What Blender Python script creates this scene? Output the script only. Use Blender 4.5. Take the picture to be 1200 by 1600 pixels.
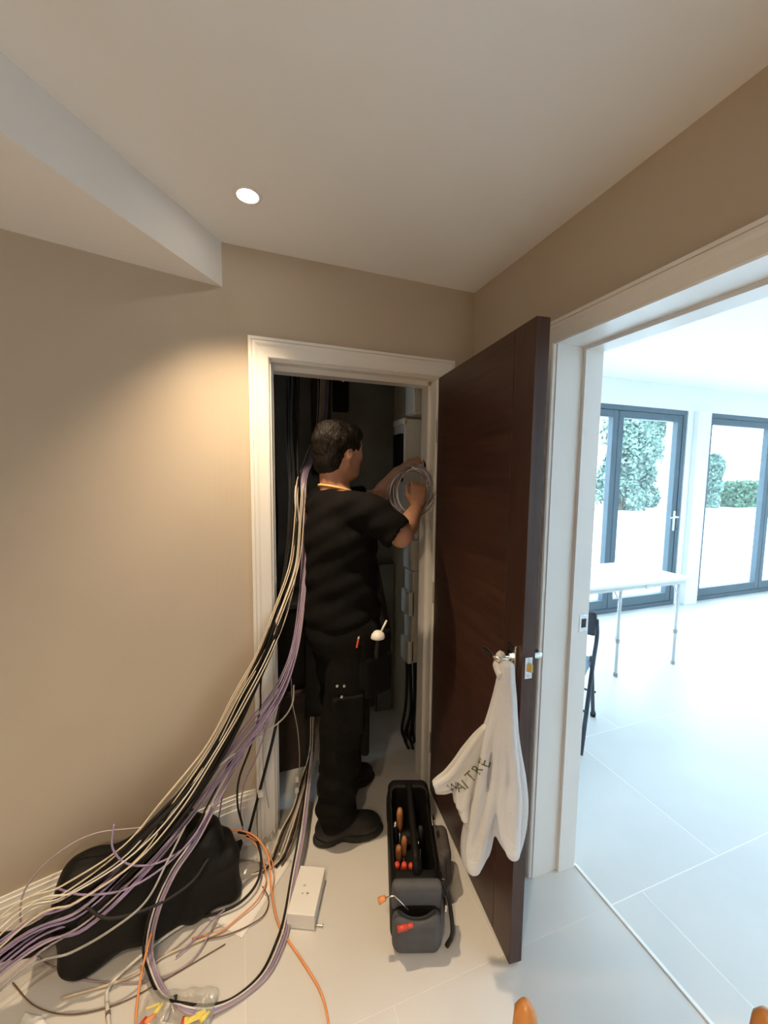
import bpy, bmesh, math, random
import numpy as np
from mathutils import Matrix, Vector
from mathutils.bvhtree import BVHTree

for o in list(bpy.data.objects):
    bpy.data.objects.remove(o, do_unlink=True)
SC = bpy.context.scene
COL = SC.collection
rnd = random.Random(7)

# ------------------------------------------------------------------ camera
YAW, PITCH, ROLL, FPX = -0.3407, -0.0911, 0.01, 624.13
CAM = np.array([-1.0265, -1.6764, 1.5486])
_F = np.array([-math.sin(YAW) * math.cos(PITCH), math.cos(YAW) * math.cos(PITCH), math.sin(PITCH)])
_r = np.array([math.cos(YAW), math.sin(YAW), 0.0])
_u = np.cross(_r, _F)
_R = math.cos(ROLL) * _r + math.sin(ROLL) * _u
_U = -math.sin(ROLL) * _r + math.cos(ROLL) * _u
cd = bpy.data.cameras.new('camera')
cam = bpy.data.objects.new('camera', cd)
COL.objects.link(cam)
cam.matrix_world = Matrix(((_R[0], _U[0], -_F[0], CAM[0]), (_R[1], _U[1], -_F[1], CAM[1]),
                           (_R[2], _U[2], -_F[2], CAM[2]), (0, 0, 0, 1)))
cd.sensor_fit = 'VERTICAL'
cd.sensor_height = 36.0
cd.lens = 36.0 * FPX / 1600.0
cd.clip_start = 0.02
cd.clip_end = 200
SC.camera = cam

# ------------------------------------------------------------------ world, exposure
SKY = 5.7
w = bpy.data.worlds.new('sky')
SC.world = w
w.use_nodes = True
bgn = w.node_tree.nodes['Background']
bgn.inputs['Color'].default_value = (0.65, 0.85, 1.0, 1)
bgn.inputs['Strength'].default_value = SKY
SC.view_settings.view_transform = 'Standard'
SC.view_settings.look = 'None'
SC.view_settings.gamma = 1.0
SC.view_settings.exposure = 0.56
SC.view_settings.use_curve_mapping = False
SC.cycles.max_bounces = 10
SC.cycles.diffuse_bounces = 6
SC.cycles.glossy_bounces = 3
SC.cycles.transmission_bounces = 4

# lamp powers (the lamps themselves are built with their fittings below)
SPOT_W = 80.0
FILL_W = 74.0  # power of the added fill lamps out of view
SPOT_COL = (1.0, 0.75, 0.475)


# ------------------------------------------------------------------ measuring helpers: photo pixel -> point on a real plane
def _ray(x, y):
    return _F * FPX + _R * (x - 600) + _U * (800 - y)


def on_y(x, y, Y):
    d = _ray(x, y); return CAM + d * (Y - CAM[1]) / d[1]


def on_z(x, y, Z):
    d = _ray(x, y); return CAM + d * (Z - CAM[2]) / d[2]


def on_x(x, y, X):
    d = _ray(x, y); return CAM + d * (X - CAM[0]) / d[0]


# ------------------------------------------------------------------ materials
def mat(name, col, rough=0.6, metal=0.0, var=0.0, scale=8.0, bump=0.0, bscale=60.0, spec=0.5, emit=None, estr=0, trans=0.0, alpha=1.0, sss=0.0, stretch=(1, 1, 1), coat=0.0):
    m = bpy.data.materials.new(name)
    m.use_nodes = True
    nt = m.node_tree
    b = nt.nodes['Principled BSDF']
    b.inputs['Roughness'].default_value = rough
    b.inputs['Metallic'].default_value = metal
    b.inputs['Specular IOR Level'].default_value = spec
    b.inputs['Base Color'].default_value = (*col, 1)
    b.inputs['Coat Weight'].default_value = coat
    if trans:
        b.inputs['Transmission Weight'].default_value = trans
    b.inputs['Alpha'].default_value = alpha
    if sss:
        b.inputs['Subsurface Weight'].default_value = sss
        b.inputs['Subsurface Radius'].default_value = (0.02, 0.008, 0.004)
    if emit:
        b.inputs['Emission Color'].default_value = (*emit, 1)
        b.inputs['Emission Strength'].default_value = estr
    if var or bump:
        tc = nt.nodes.new('ShaderNodeTexCoord')
        mp = nt.nodes.new('ShaderNodeMapping')
        mp.inputs['Scale'].default_value = stretch
        nt.links.new(tc.outputs['Object'], mp.inputs['Vector'])
    if var:
        n = nt.nodes.new('ShaderNodeTexNoise')
        n.inputs['Scale'].default_value = scale
        n.inputs['Detail'].default_value = 5
        nt.links.new(mp.outputs[0], n.inputs['Vector'])
        r = nt.nodes.new('ShaderNodeValToRGB')
        r.color_ramp.elements[0].position = 0.3
        r.color_ramp.elements[1].position = 0.7
        r.color_ramp.elements[0].color = (*[max(0, c * (1 - var)) for c in col], 1)
        r.color_ramp.elements[1].color = (*[min(1, c * (1 + var)) for c in col], 1)
        nt.links.new(n.outputs['Fac'], r.inputs['Fac'])
        nt.links.new(r.outputs['Color'], b.inputs['Base Color'])
    if bump:
        n2 = nt.nodes.new('ShaderNodeTexNoise')
        n2.inputs['Scale'].default_value = bscale
        n2.inputs['Detail'].default_value = 4
        nt.links.new(mp.outputs[0], n2.inputs['Vector'])
        bp = nt.nodes.new('ShaderNodeBump')
        bp.inputs['Strength'].default_value = bump
        bp.inputs['Distance'].default_value = 0.01
        nt.links.new(n2.outputs['Fac'], bp.inputs['Height'])
        nt.links.new(bp.outputs['Normal'], b.inputs['Normal'])
    return m


def wood(name, c1, c2, stretch, rough=0.38, scale=3.0):
    m = bpy.data.materials.new(name)
    m.use_nodes = True
    nt = m.node_tree
    b = nt.nodes['Principled BSDF']
    b.inputs['Roughness'].default_value = rough
    tc = nt.nodes.new('ShaderNodeTexCoord')
    mp = nt.nodes.new('ShaderNodeMapping')
    mp.inputs['Scale'].default_value = stretch
    nt.links.new(tc.outputs['Object'], mp.inputs['Vector'])
    n = nt.nodes.new('ShaderNodeTexNoise')
    n.inputs['Scale'].default_value = scale
    n.inputs['Detail'].default_value = 8
    n.inputs['Roughness'].default_value = 0.65
    n.inputs['Distortion'].default_value = 0.6
    nt.links.new(mp.outputs[0], n.inputs['Vector'])
    r = nt.nodes.new('ShaderNodeValToRGB')
    r.color_ramp.elements[0].position = 0.32
    r.color_ramp.elements[1].position = 0.68
    r.color_ramp.elements[0].color = (*c1, 1)
    r.color_ramp.elements[1].color = (*c2, 1)
    nt.links.new(n.outputs['Fac'], r.inputs['Fac'])
    nt.links.new(r.outputs['Color'], b.inputs['Base Color'])
    bp = nt.nodes.new('ShaderNodeBump')
    bp.inputs['Strength'].default_value = 0.08
    bp.inputs['Distance'].default_value = 0.004
    nt.links.new(n.outputs['Fac'], bp.inputs['Height'])
    nt.links.new(bp.outputs['Normal'], b.inputs['Normal'])
    return m


def glassy(name, tint, gloss):
    m = bpy.data.materials.new(name)
    m.use_nodes = True
    nt = m.node_tree
    nt.nodes.clear()
    out = nt.nodes.new('ShaderNodeOutputMaterial')
    mx = nt.nodes.new('ShaderNodeMixShader')
    t = nt.nodes.new('ShaderNodeBsdfTransparent')
    t.inputs['Color'].default_value = (*tint, 1)
    g = nt.nodes.new('ShaderNodeBsdfGlossy')
    g.inputs['Roughness'].default_value = 0.02
    mx.inputs[0].default_value = gloss
    nt.links.new(t.outputs[0], mx.inputs[1])
    nt.links.new(g.outputs[0], mx.inputs[2])
    nt.links.new(mx.outputs[0], out.inputs[0])
    return m


def film(name, col, transl, transp, rough=0.3, cs=22, cb=0.5):
    """thin plastic film: diffuse + translucent + a little transparency and gloss"""
    m = bpy.data.materials.new(name)
    m.use_nodes = True
    nt = m.node_tree
    nt.nodes.clear()
    out = nt.nodes.new('ShaderNodeOutputMaterial')
    d = nt.nodes.new('ShaderNodeBsdfDiffuse'); d.inputs['Color'].default_value = (*col, 1)
    t = nt.nodes.new('ShaderNodeBsdfTranslucent'); t.inputs['Color'].default_value = (*col, 1)
    x = nt.nodes.new('ShaderNodeBsdfTransparent')
    g = nt.nodes.new('ShaderNodeBsdfGlossy'); g.inputs['Roughness'].default_value = rough
    tc = nt.nodes.new('ShaderNodeTexCoord')
    n = nt.nodes.new('ShaderNodeTexNoise'); n.inputs['Scale'].default_value = cs; n.inputs['Detail'].default_value = 3; n.inputs['Distortion'].default_value = 1.8
    bp = nt.nodes.new('ShaderNodeBump'); bp.inputs['Strength'].default_value = cb; bp.inputs['Distance'].default_value = 0.012
    nt.links.new(tc.outputs['Object'], n.inputs['Vector'])
    nt.links.new(n.outputs['Fac'], bp.inputs['Height'])
    for q in (d, t, g):
        nt.links.new(bp.outputs['Normal'], q.inputs['Normal'])
    m1 = nt.nodes.new('ShaderNodeMixShader'); m1.inputs[0].default_value = transl
    nt.links.new(d.outputs[0], m1.inputs[1]); nt.links.new(t.outputs[0], m1.inputs[2])
    m2 = nt.nodes.new('ShaderNodeMixShader'); m2.inputs[0].default_value = transp
    nt.links.new(m1.outputs[0], m2.inputs[1]); nt.links.new(x.outputs[0], m2.inputs[2])
    m3 = nt.nodes.new('ShaderNodeMixShader'); m3.inputs[0].default_value = 0.08
    nt.links.new(m2.outputs[0], m3.inputs[1]); nt.links.new(g.outputs[0], m3.inputs[2])
    nt.links.new(m3.outputs[0], out.inputs[0])
    return m


M = {}
M['wall'] = mat('beige_paint', (0.51, 0.435, 0.345), 0.7, var=0.03, scale=3, bump=0.03, bscale=220)
M['ceil'] = mat('ceiling_paint', (0.82, 0.805, 0.785), 0.8, var=0.015, scale=2, bump=0.02, bscale=200)
M['gloss_white'] = mat('white_woodwork', (0.80, 0.79, 0.77), 0.35, var=0.015, scale=4)
M['white'] = mat('white_emulsion', (0.85, 0.86, 0.86), 0.75, var=0.01, scale=3)
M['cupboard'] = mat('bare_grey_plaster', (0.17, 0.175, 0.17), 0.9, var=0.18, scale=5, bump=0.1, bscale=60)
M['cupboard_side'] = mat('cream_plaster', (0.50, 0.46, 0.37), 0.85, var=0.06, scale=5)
M['tile'] = mat('grey_porcelain', (0.62, 0.61, 0.595), 0.32, var=0.05, scale=2.2, bump=0.02, bscale=90)
M['grout'] = mat('pale_grout', (0.84, 0.835, 0.82), 0.85, var=0.04, scale=30)
M['walnut_h'] = wood('walnut_across', (0.035, 0.0150, 0.011), (0.074, 0.033, 0.024), (0.7, 0.7, 14.0), 0.40)
M['walnut_v'] = wood('walnut_upright', (0.034, 0.015, 0.011), (0.070, 0.032, 0.023), (16.0, 16.0, 0.6), 0.38)
M['oak'] = wood('orange_wood', (0.42, 0.17, 0.045), (0.60, 0.27, 0.08), (6, 6, 0.8), 0.35)
M['chrome'] = mat('polished_chrome', (0.72, 0.73, 0.74), 0.18, 1.0, var=0.03, scale=20)
M['steel'] = mat('brushed_steel', (0.60, 0.61, 0.62), 0.35, 1.0, var=0.05, scale=40)
M['brass'] = mat('brass', (0.52, 0.36, 0.14), 0.35, 1.0, var=0.08, scale=30)
M['frame'] = mat('anthracite_aluminium', (0.085, 0.125, 0.155), 0.45, var=0.04, scale=6)
M['glass'] = glassy('window_glass', (0.97, 0.99, 1.0), 0.05)
M['paving'] = mat('pale_paving', (0.66, 0.66, 0.64), 0.85, var=0.06, scale=1.5)
M['leaf'] = mat('hedge_leaf', (0.10, 0.19, 0.12), 0.6, var=0.45, scale=1.2)
M['leaf2'] = mat('tree_leaf', (0.17, 0.26, 0.22), 0.6, var=0.45, scale=1.5)
M['bark'] = mat('bark', (0.12, 0.09, 0.06), 0.9, var=0.3, scale=10)
M['render'] = mat('white_render', (0.80, 0.80, 0.78), 0.9, var=0.02, scale=2)
M['slate'] = mat('slate_roof', (0.10, 0.11, 0.12), 0.7, var=0.2, scale=6)
M['black_cable'] = mat('black_cable_sheath', (0.0075, 0.007, 0.007), 0.5, spec=0.3, var=0.2, scale=20)
M['cream_cable'] = mat('cream_cable_sheath', (0.62, 0.54, 0.42), 0.45, var=0.08, scale=20)
M['white_cable'] = mat('white_cable_sheath', (0.66, 0.64, 0.60), 0.45, var=0.06, scale=20)
M['lilac_cable'] = mat('lilac_cable_sheath', (0.30, 0.235, 0.40), 0.45, var=0.1, scale=20)
M['mauve_cable'] = mat('mauve_cable_sheath', (0.36, 0.30, 0.35), 0.45, var=0.1, scale=20)
M['grey_cable'] = mat('grey_cable_sheath', (0.36, 0.36, 0.36), 0.45, var=0.1, scale=20)
M['orange_cable'] = mat('orange_cable_sheath', (0.76, 0.30, 0.11), 0.45, var=0.08, scale=20)
M['brown_cable'] = mat('brown_cable_sheath', (0.14, 0.075, 0.045), 0.5, var=0.15, scale=20)
M['tag'] = mat('white_plastic', (0.74, 0.73, 0.70), 0.45, var=0.03, scale=20)
M['skin'] = mat('skin', (0.42, 0.22, 0.14), 0.62, spec=0.25, var=0.10, scale=30, bump=0.04, bscale=160, sss=0.08)
M['hair'] = mat('dark_brown_hair', (0.0075, 0.005, 0.0037), 0.5, spec=0.22, var=0.45, scale=60, bump=0.7, bscale=150, stretch=(1, 1, 0.25))
M['eye'] = mat('eye_white', (0.75, 0.73, 0.70), 0.2, var=0.03, scale=50)
M['shirt'] = mat('black_cotton', (0.0050, 0.0046, 0.005), 0.9, spec=0.12, var=0.2, scale=30, bump=0.12, bscale=120)
M['trouser'] = mat('black_canvas', (0.0065, 0.006, 0.0058), 0.9, spec=0.12, var=0.25, scale=25, bump=0.15, bscale=140)
M['pocket'] = mat('charcoal_canvas', (0.0080, 0.0075, 0.0078), 0.9, spec=0.12, var=0.2, scale=25, bump=0.15, bscale=140)
M['boot'] = mat('black_boot', (0.012, 0.012, 0.012), 0.6, var=0.25, scale=20, bump=0.1, bscale=80)
M['rubber'] = mat('black_rubber', (0.014, 0.014, 0.014), 0.7, var=0.15, scale=30)
M['lanyard'] = mat('orange_cord', (0.80, 0.42, 0.14), 0.6, var=0.08, scale=60)
M['bag_black'] = mat('black_nylon', (0.0045, 0.0043, 0.0045), 0.6, spec=0.25, var=0.25, scale=20, bump=0.12, bscale=110)
M['bag_grey'] = mat('grey_nylon', (0.075, 0.078, 0.088), 0.7, var=0.12, scale=25, bump=0.15, bscale=160)
M['bag_taupe'] = mat('taupe_nylon', (0.060, 0.052, 0.052), 0.7, var=0.12, scale=25, bump=0.15, bscale=160)
M['red'] = mat('red_handle', (0.62, 0.07, 0.04), 0.4, var=0.1, scale=30)
M['amber'] = mat('copper_brown_handle', (0.36, 0.15, 0.06), 0.4, var=0.25, scale=30)
M['card_white'] = mat('white_card', (0.78, 0.77, 0.76), 0.6, var=0.02, scale=10)
M['print'] = mat('brown_print', (0.16, 0.12, 0.09), 0.7, var=0.1, scale=50)
M['print_pale'] = mat('pale_print', (0.56, 0.52, 0.46), 0.7, var=0.1, scale=50)
M['paper'] = mat('white_paper', (0.82, 0.81, 0.80), 0.7, var=0.02, scale=10)
M['silver_film'] = film('grey_plastic_film', (0.42, 0.41, 0.40), 0.25, 0.18, 0.18)
M['clear_film'] = film('clear_film', (0.80, 0.79, 0.76), 0.3, 0.66, 0.10)
M['carrier'] = film('white_carrier_film', (0.82, 0.83, 0.85), 0.35, 0.12, 0.22, 16, 0.35)
M['green_ink'] = mat('olive_ink', (0.10, 0.12, 0.06), 0.6, var=0.1, scale=60)
M['yellow'] = mat('yellow_label', (0.76, 0.63, 0.14), 0.5, var=0.06, scale=30)
M['blue'] = mat('blue_plastic', (0.03, 0.10, 0.20), 0.4, var=0.1, scale=30)
M['unit'] = mat('white_enclosure', (0.66, 0.645, 0.59), 0.45, var=0.02, scale=10)
M['panel_grey'] = mat('grey_board', (0.17, 0.18, 0.18), 0.6, var=0.06, scale=8)
M['dark_box'] = mat('dark_brown_box', (0.045, 0.028, 0.02), 0.7, var=0.3, scale=8)
M['lamp_glow'] = mat('lamp_lens', (1, 1, 1), 0.4, emit=(1.0, 0.90, 0.74), estr=26, var=0.001)
M['led_red'] = mat('red_indicator', (0.6, 0.02, 0.02), 0.4, emit=(1.0, 0.08, 0.05), estr=1.2, var=0.001)
M['table_white'] = mat('white_table_top', (0.82, 0.83, 0.84), 0.4, var=0.02, scale=10)
M['table_leg'] = mat('pale_grey_tube', (0.62, 0.64, 0.65), 0.4, var=0.03, scale=20)
M['chair_dark'] = mat('dark_blue_grey_tube', (0.030, 0.036, 0.055), 0.4, var=0.1, scale=20)
M['chair_seat'] = mat('blue_grey_seat', (0.20, 0.27, 0.34), 0.6, var=0.08, scale=20)
M['threshold'] = mat('white_metal_strip', (0.86, 0.87, 0.87), 0.4, var=0.02, scale=20)


# ------------------------------------------------------------------ mesh helpers
class MB:
    def __init__(s):
        s.v, s.f = [], []

    def add(s, vs, fs):
        b = len(s.v)
        s.v += [tuple(map(float, p)) for p in vs]
        s.f += [tuple(b + i for i in f) for f in fs]
        return s

    def box(s, x0, x1, y0, y1, z0, z1, T=None):
        vs = [(x, y, z) for x in (x0, x1) for y in (y0, y1) for z in (z0, z1)]
        if T is not None:
            vs = [T(*p) for p in vs]
        return s.add(vs, [(0, 1, 3, 2), (4, 6, 7, 5), (0, 4, 5, 1), (2, 3, 7, 6), (0, 2, 6, 4), (1, 5, 7, 3)])

    def rbox(s, x0, x1, y0, y1, z0, z1, r=0.004, T=None, seg=2):
        bm = bmesh.new()
        bmesh.ops.create_cube(bm, size=1)
        for v in bm.verts:
            v.co = Vector(((x0 + x1) / 2 + v.co.x * (x1 - x0), (y0 + y1) / 2 + v.co.y * (y1 - y0), (z0 + z1) / 2 + v.co.z * (z1 - z0)))
        bmesh.ops.bevel(bm, geom=list(bm.edges), offset=r, segments=seg, affect='EDGES', profile=0.5)
        bm.verts.index_update()
        vs = [tuple(v.co) for v in bm.verts]
        if T is not None:
            vs = [T(*p) for p in vs]
        fs = [tuple(v.index for v in f.verts) for f in bm.faces]
        bm.free()
        return s.add(vs, fs)

    def prism(s, poly, z0, z1, T=None):
        n = len(poly)
        vs = [(p[0], p[1], z0) for p in poly] + [(p[0], p[1], z1) for p in poly]
        if T is not None:
            vs = [T(*p) for p in vs]
        fs = [tuple(range(n))[::-1], tuple(range(n, 2 * n))] + [(i, (i + 1) % n, n + (i + 1) % n, n + i) for i in range(n)]
        return s.add(vs, fs)

    def tube(s, pts, r, n=6, closed=False, flat=None):
        pts = [np.array(p, float) for p in pts]
        m = len(pts)
        rs = r if hasattr(r, '__len__') else [r] * m
        tang = []
        for i in range(m):
            a = pts[(i - 1) % m] if (closed or i > 0) else pts[i]
            b = pts[(i + 1) % m] if (closed or i < m - 1) else pts[i]
            t = b - a
            tang.append(t / (np.linalg.norm(t) + 1e-12))
        up = np.array([0, 0, 1.0]) if abs(tang[0][2]) < 0.9 else np.array([1.0, 0, 0])
        nrm = np.cross(tang[0], up); nrm /= np.linalg.norm(nrm)
        vs = []
        for i in range(m):
            nrm = nrm - tang[i] * (nrm @ tang[i]); nrm /= (np.linalg.norm(nrm) + 1e-12)
            bi = np.cross(tang[i], nrm)
            for k in range(n):
                a = 2 * math.pi * k / n
                vs.append(pts[i] + rs[i] * (math.cos(a) * nrm + math.sin(a) * bi))
        fs = []
        for i in range(m if closed else m - 1):
            j = (i + 1) % m
            for k in range(n):
                l = (k + 1) % n
                fs.append((i * n + k, i * n + l, j * n + l, j * n + k))
        if not closed:
            fs.append(tuple(range(n))[::-1])
            fs.append(tuple(range((m - 1) * n, m * n)))
        return s.add(vs, fs)

    def lathe(s, prof, c=(0, 0, 0), n=24, T=None):
        vs, fs = [], []
        for (r, z) in prof:
            for k in range(n):
                a = 2 * math.pi * k / n
                vs.append((c[0] + r * math.cos(a), c[1] + r * math.sin(a), c[2] + z))
        if T is not None:
            vs = [T(*p) for p in vs]
        for i in range(len(prof) - 1):
            for k in range(n):
                l = (k + 1) % n
                fs.append((i * n + k, i * n + l, (i + 1) * n + l, (i + 1) * n + k))
        fs.append(tuple(range(n))[::-1])
        fs.append(tuple(range((len(prof) - 1) * n, len(prof) * n)))
        return s.add(vs, fs)

    def build(s, name, m, parent=None, smooth=False, fix=True):
        me = bpy.data.meshes.new(name)
        me.from_pydata(s.v, [], s.f)
        if fix:
            bm = bmesh.new(); bm.from_mesh(me)
            bmesh.ops.recalc_face_normals(bm, faces=bm.faces)
            bm.to_mesh(me); bm.free()
        return link(name, me, m, parent, smooth)


def link(name, me, m, parent=None, smooth=False):
    o = bpy.data.objects.new(name, me)
    COL.objects.link(o)
    if m is not None and not me.materials:
        me.materials.append(m)
    if smooth:
        me.polygons.foreach_set('use_smooth', [True] * len(me.polygons))
    if parent is not None:
        o.parent = parent
        o.matrix_parent_inverse = Matrix.Translation(-Vector(origin_of(parent)))
    return o


_origins = {}


def origin_of(o):
    return _origins.get(o.name, (0, 0, 0))


def thing(name, loc, label, cat, group=None, kind=None):
    o = bpy.data.objects.new(name, None)
    o.empty_display_size = 0.05
    COL.objects.link(o)
    o.location = Vector([float(c) for c in loc])
    _origins[o.name] = tuple(float(c) for c in loc)
    return tag(o, label, cat, group, kind)


def tag(o, label=None, cat=None, group=None, kind=None):
    if label: o['label'] = label
    if cat: o['category'] = cat
    if group: o['group'] = group
    if kind: o['kind'] = kind
    return o


def structure(o, label, cat):
    return tag(o, label, cat, None, 'structure')


def frame2(origin, ang):
    """local (along, across, up) -> world, rotated about z"""
    c, s_ = math.cos(ang), math.sin(ang)
    ox, oy, oz = origin

    def T(x, y, z):
        return (ox + c * x - s_ * y, oy + s_ * x + c * y, oz + z)
    return T


def spline(pts, per=10):
    P = [np.array(p, float) for p in pts]
    P = [2 * P[0] - P[1]] + P + [2 * P[-1] - P[-2]]
    out = []
    for i in range(1, len(P) - 2):
        for k in range(per):
            t = k / per
            a, b, c, d = P[i - 1], P[i], P[i + 1], P[i + 2]
            out.append(0.5 * ((2 * b) + (-a + c) * t + (2 * a - 5 * b + 4 * c - d) * t * t + (-a + 3 * b - 3 * c + d) * t ** 3))
    out.append(P[-2])
    return out


# ------------------------------------------------------------------ soft shapes: sampled distance field -> one continuous skin
class Field:
    def __init__(s, lo, hi, h):
        s.lo = np.array(lo, float); s.h = h
        s.n = np.ceil((np.array(hi) - s.lo) / h).astype(int) + 1
        s.V = np.full(s.n, 0.2, np.float32)
        s.ax = [s.lo[i] + h * np.arange(s.n[i]) for i in range(3)]

    def sub(s, lo, hi):
        i0 = np.clip(np.floor((np.array(lo) - s.lo) / s.h).astype(int), 0, s.n)
        i1 = np.clip(np.ceil((np.array(hi) - s.lo) / s.h).astype(int) + 1, 0, s.n)
        sl = tuple(slice(a, b) for a, b in zip(i0, i1))
        X = s.ax[0][sl[0]][:, None, None]; Y = s.ax[1][sl[1]][None, :, None]; Z = s.ax[2][sl[2]][None, None, :]
        return sl, X, Y, Z

    def merge(s, sl, d, k, cut=False):
        v = s.V[sl]
        if v.size == 0:
            return
        d = d.astype(np.float32)
        if cut:
            v2, d2 = -v, d
        else:
            v2, d2 = v, d
        if k > 0:
            hh = np.clip(0.5 + 0.5 * (v2 - d2) / k, 0, 1)
            r = v2 * (1 - hh) + d2 * hh - k * hh * (1 - hh)
        else:
            r = np.minimum(v2, d2)
        s.V[sl] = -r if cut else r

    def cap(s, a, b, ra, rb=None, k=0.015, cut=False):
        rb = ra if rb is None else rb
        a = np.array(a, float); b = np.array(b, float)
        m = max(ra, rb) + 3 * k + 3 * s.h
        sl, X, Y, Z = s.sub(np.minimum(a, b) - m, np.maximum(a, b) + m)
        ba = b - a; L = ba @ ba + 1e-12
        t = np.clip(((X - a[0]) * ba[0] + (Y - a[1]) * ba[1] + (Z - a[2]) * ba[2]) / L, 0, 1)
        d = np.sqrt((X - a[0] - t * ba[0]) ** 2 + (Y - a[1] - t * ba[1]) ** 2 + (Z - a[2] - t * ba[2]) ** 2) - (ra + (rb - ra) * t)
        s.merge(sl, d, k, cut)
        return s

    def chain(s, pts, rs, k=0.015):
        for i in range(len(pts) - 1):
            s.cap(pts[i], pts[i + 1], rs[i], rs[i + 1], k)
        return s

    def _local(s, c, axes, m):
        sl, X, Y, Z = s.sub(np.array(c) - m, np.array(c) + m)
        dx, dy, dz = X - c[0], Y - c[1], Z - c[2]
        if axes is None:
            return sl, dx + 0 * dy + 0 * dz, dy + 0 * dx + 0 * dz, dz + 0 * dx + 0 * dy
        return (sl,) + tuple(dx * a[0] + dy * a[1] + dz * a[2] for a in axes)

    def ell(s, c, r, k=0.02, axes=None, cut=False):
        m = max(r) + 3 * k + 3 * s.h
        sl, x, y, z = s._local(c, axes, m)
        k0 = np.sqrt((x / r[0]) ** 2 + (y / r[1]) ** 2 + (z / r[2]) ** 2)
        k1 = np.sqrt((x / r[0] ** 2) ** 2 + (y / r[1] ** 2) ** 2 + (z / r[2] ** 2) ** 2) + 1e-9
        s.merge(sl, k0 * (k0 - 1) / k1, k, cut)
        return s

    def rbox(s, c, half, rad, k=0.01, axes=None, cut=False):
        m = math.sqrt(sum(h_ * h_ for h_ in half)) + 3 * k + 3 * s.h
        sl, x, y, z = s._local(c, axes, m)
        qx, qy, qz = abs(x) - half[0] + rad, abs(y) - half[1] + rad, abs(z) - half[2] + rad
        d = np.sqrt(np.maximum(qx, 0) ** 2 + np.maximum(qy, 0) ** 2 + np.maximum(qz, 0) ** 2) + np.minimum(np.maximum(qx, np.maximum(qy, qz)), 0) - rad
        s.merge(sl, d, k, cut)
        return s

    def plane(s, p, n):
        """keep the side the normal points away from"""
        n = np.array(n, float); n /= np.linalg.norm(n)
        X = s.ax[0][:, None, None]; Y = s.ax[1][None, :, None]; Z = s.ax[2][None, None, :]
        d = (X - p[0]) * n[0] + (Y - p[1]) * n[1] + (Z - p[2]) * n[2]
        s.V = np.maximum(s.V, d.astype(np.float32))
        return s

    def warp(s, fn):
        X = s.ax[0][:, None, None]; Y = s.ax[1][None, :, None]; Z = s.ax[2][None, None, :]
        s.V = s.V + np.asarray(fn(X, Y, Z), np.float32)
        return s

    def mesh(s):
        V, h = s.V, s.h
        V[0], V[-1], V[:, 0], V[:, -1], V[:, :, 0], V[:, :, -1] = .2, .2, .2, .2, .2, .2
        S = V < 0
        n = np.array(V.shape) - 1
        cnt = np.zeros(n, np.int8)
        cor = [(i, j, k) for i in (0, 1) for j in (0, 1) for k in (0, 1)]
        for c in cor:
            cnt += S[c[0]:c[0] + n[0], c[1]:c[1] + n[1], c[2]:c[2] + n[2]]
        act = (cnt > 0) & (cnt < 8)
        I = np.argwhere(act)
        idx = -np.ones(n, np.int64); idx[act] = np.arange(len(I))
        acc = np.zeros((len(I), 3)); num = np.zeros(len(I))
        for a in cor:
            for axn in range(3):
                if a[axn] == 0:
                    b = list(a); b[axn] = 1
                    va = V[I[:, 0] + a[0], I[:, 1] + a[1], I[:, 2] + a[2]]
                    vb = V[I[:, 0] + b[0], I[:, 1] + b[1], I[:, 2] + b[2]]
                    msk = (va < 0) != (vb < 0)
                    t = np.where(msk, va / np.where(msk, va - vb, 1), 0)
                    p = np.tile(np.array(a, float), (len(I), 1)); p[:, axn] += t
                    acc[msk] += p[msk]; num[msk] += 1
        P = (I + acc / num[:, None]) * h + s.lo
        quads = []
        for axn in range(3):
            o1, o2 = [q for q in range(3) if q != axn]
            A = S.take(np.arange(0, V.shape[axn] - 1), axn); B = S.take(np.arange(1, V.shape[axn]), axn)
            E_ = np.argwhere(A != B)
            E_ = E_[(E_[:, o1] > 0) & (E_[:, o2] > 0) & (E_[:, o1] < n[o1]) & (E_[:, o2] < n[o2])]
            ins = A[E_[:, 0], E_[:, 1], E_[:, 2]]

            def cell(d1, d2):
                c = E_.copy(); c[:, o1] += d1; c[:, o2] += d2
                return idx[c[:, 0], c[:, 1], c[:, 2]]
            q = np.stack([cell(-1, -1), cell(0, -1), cell(0, 0), cell(-1, 0)], 1)
            flip = ins if axn != 1 else ~ins
            q[~flip] = q[~flip][:, ::-1]
            quads.append(q)
        Q = np.concatenate(quads)
        return P, Q

    def build(s, name, m, parent=None, relax=1):
        P, Q = s.mesh()
        for _ in range(relax):
            acc = np.zeros_like(P); num = np.zeros(len(P))
            for a in range(4):
                b = (a + 1) % 4
                np.add.at(acc, Q[:, a], P[Q[:, b]]); np.add.at(num, Q[:, a], 1)
                np.add.at(acc, Q[:, b], P[Q[:, a]]); np.add.at(num, Q[:, b], 1)
            P = P * 0.5 + 0.5 * acc / np.maximum(num, 1)[:, None]
        me = bpy.data.meshes.new(name)
        me.from_pydata(P.tolist(), [], Q.tolist())
        return link(name, me, m, parent, True)


def V3(*a):
    return np.array(a, float)


def unit(v):
    v = np.array(v, float); return v / np.linalg.norm(v)

#==SETTING==
H = 2.3885
BETA, KINK = -0.0232, -0.2783
BEND = 1.0814


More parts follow.
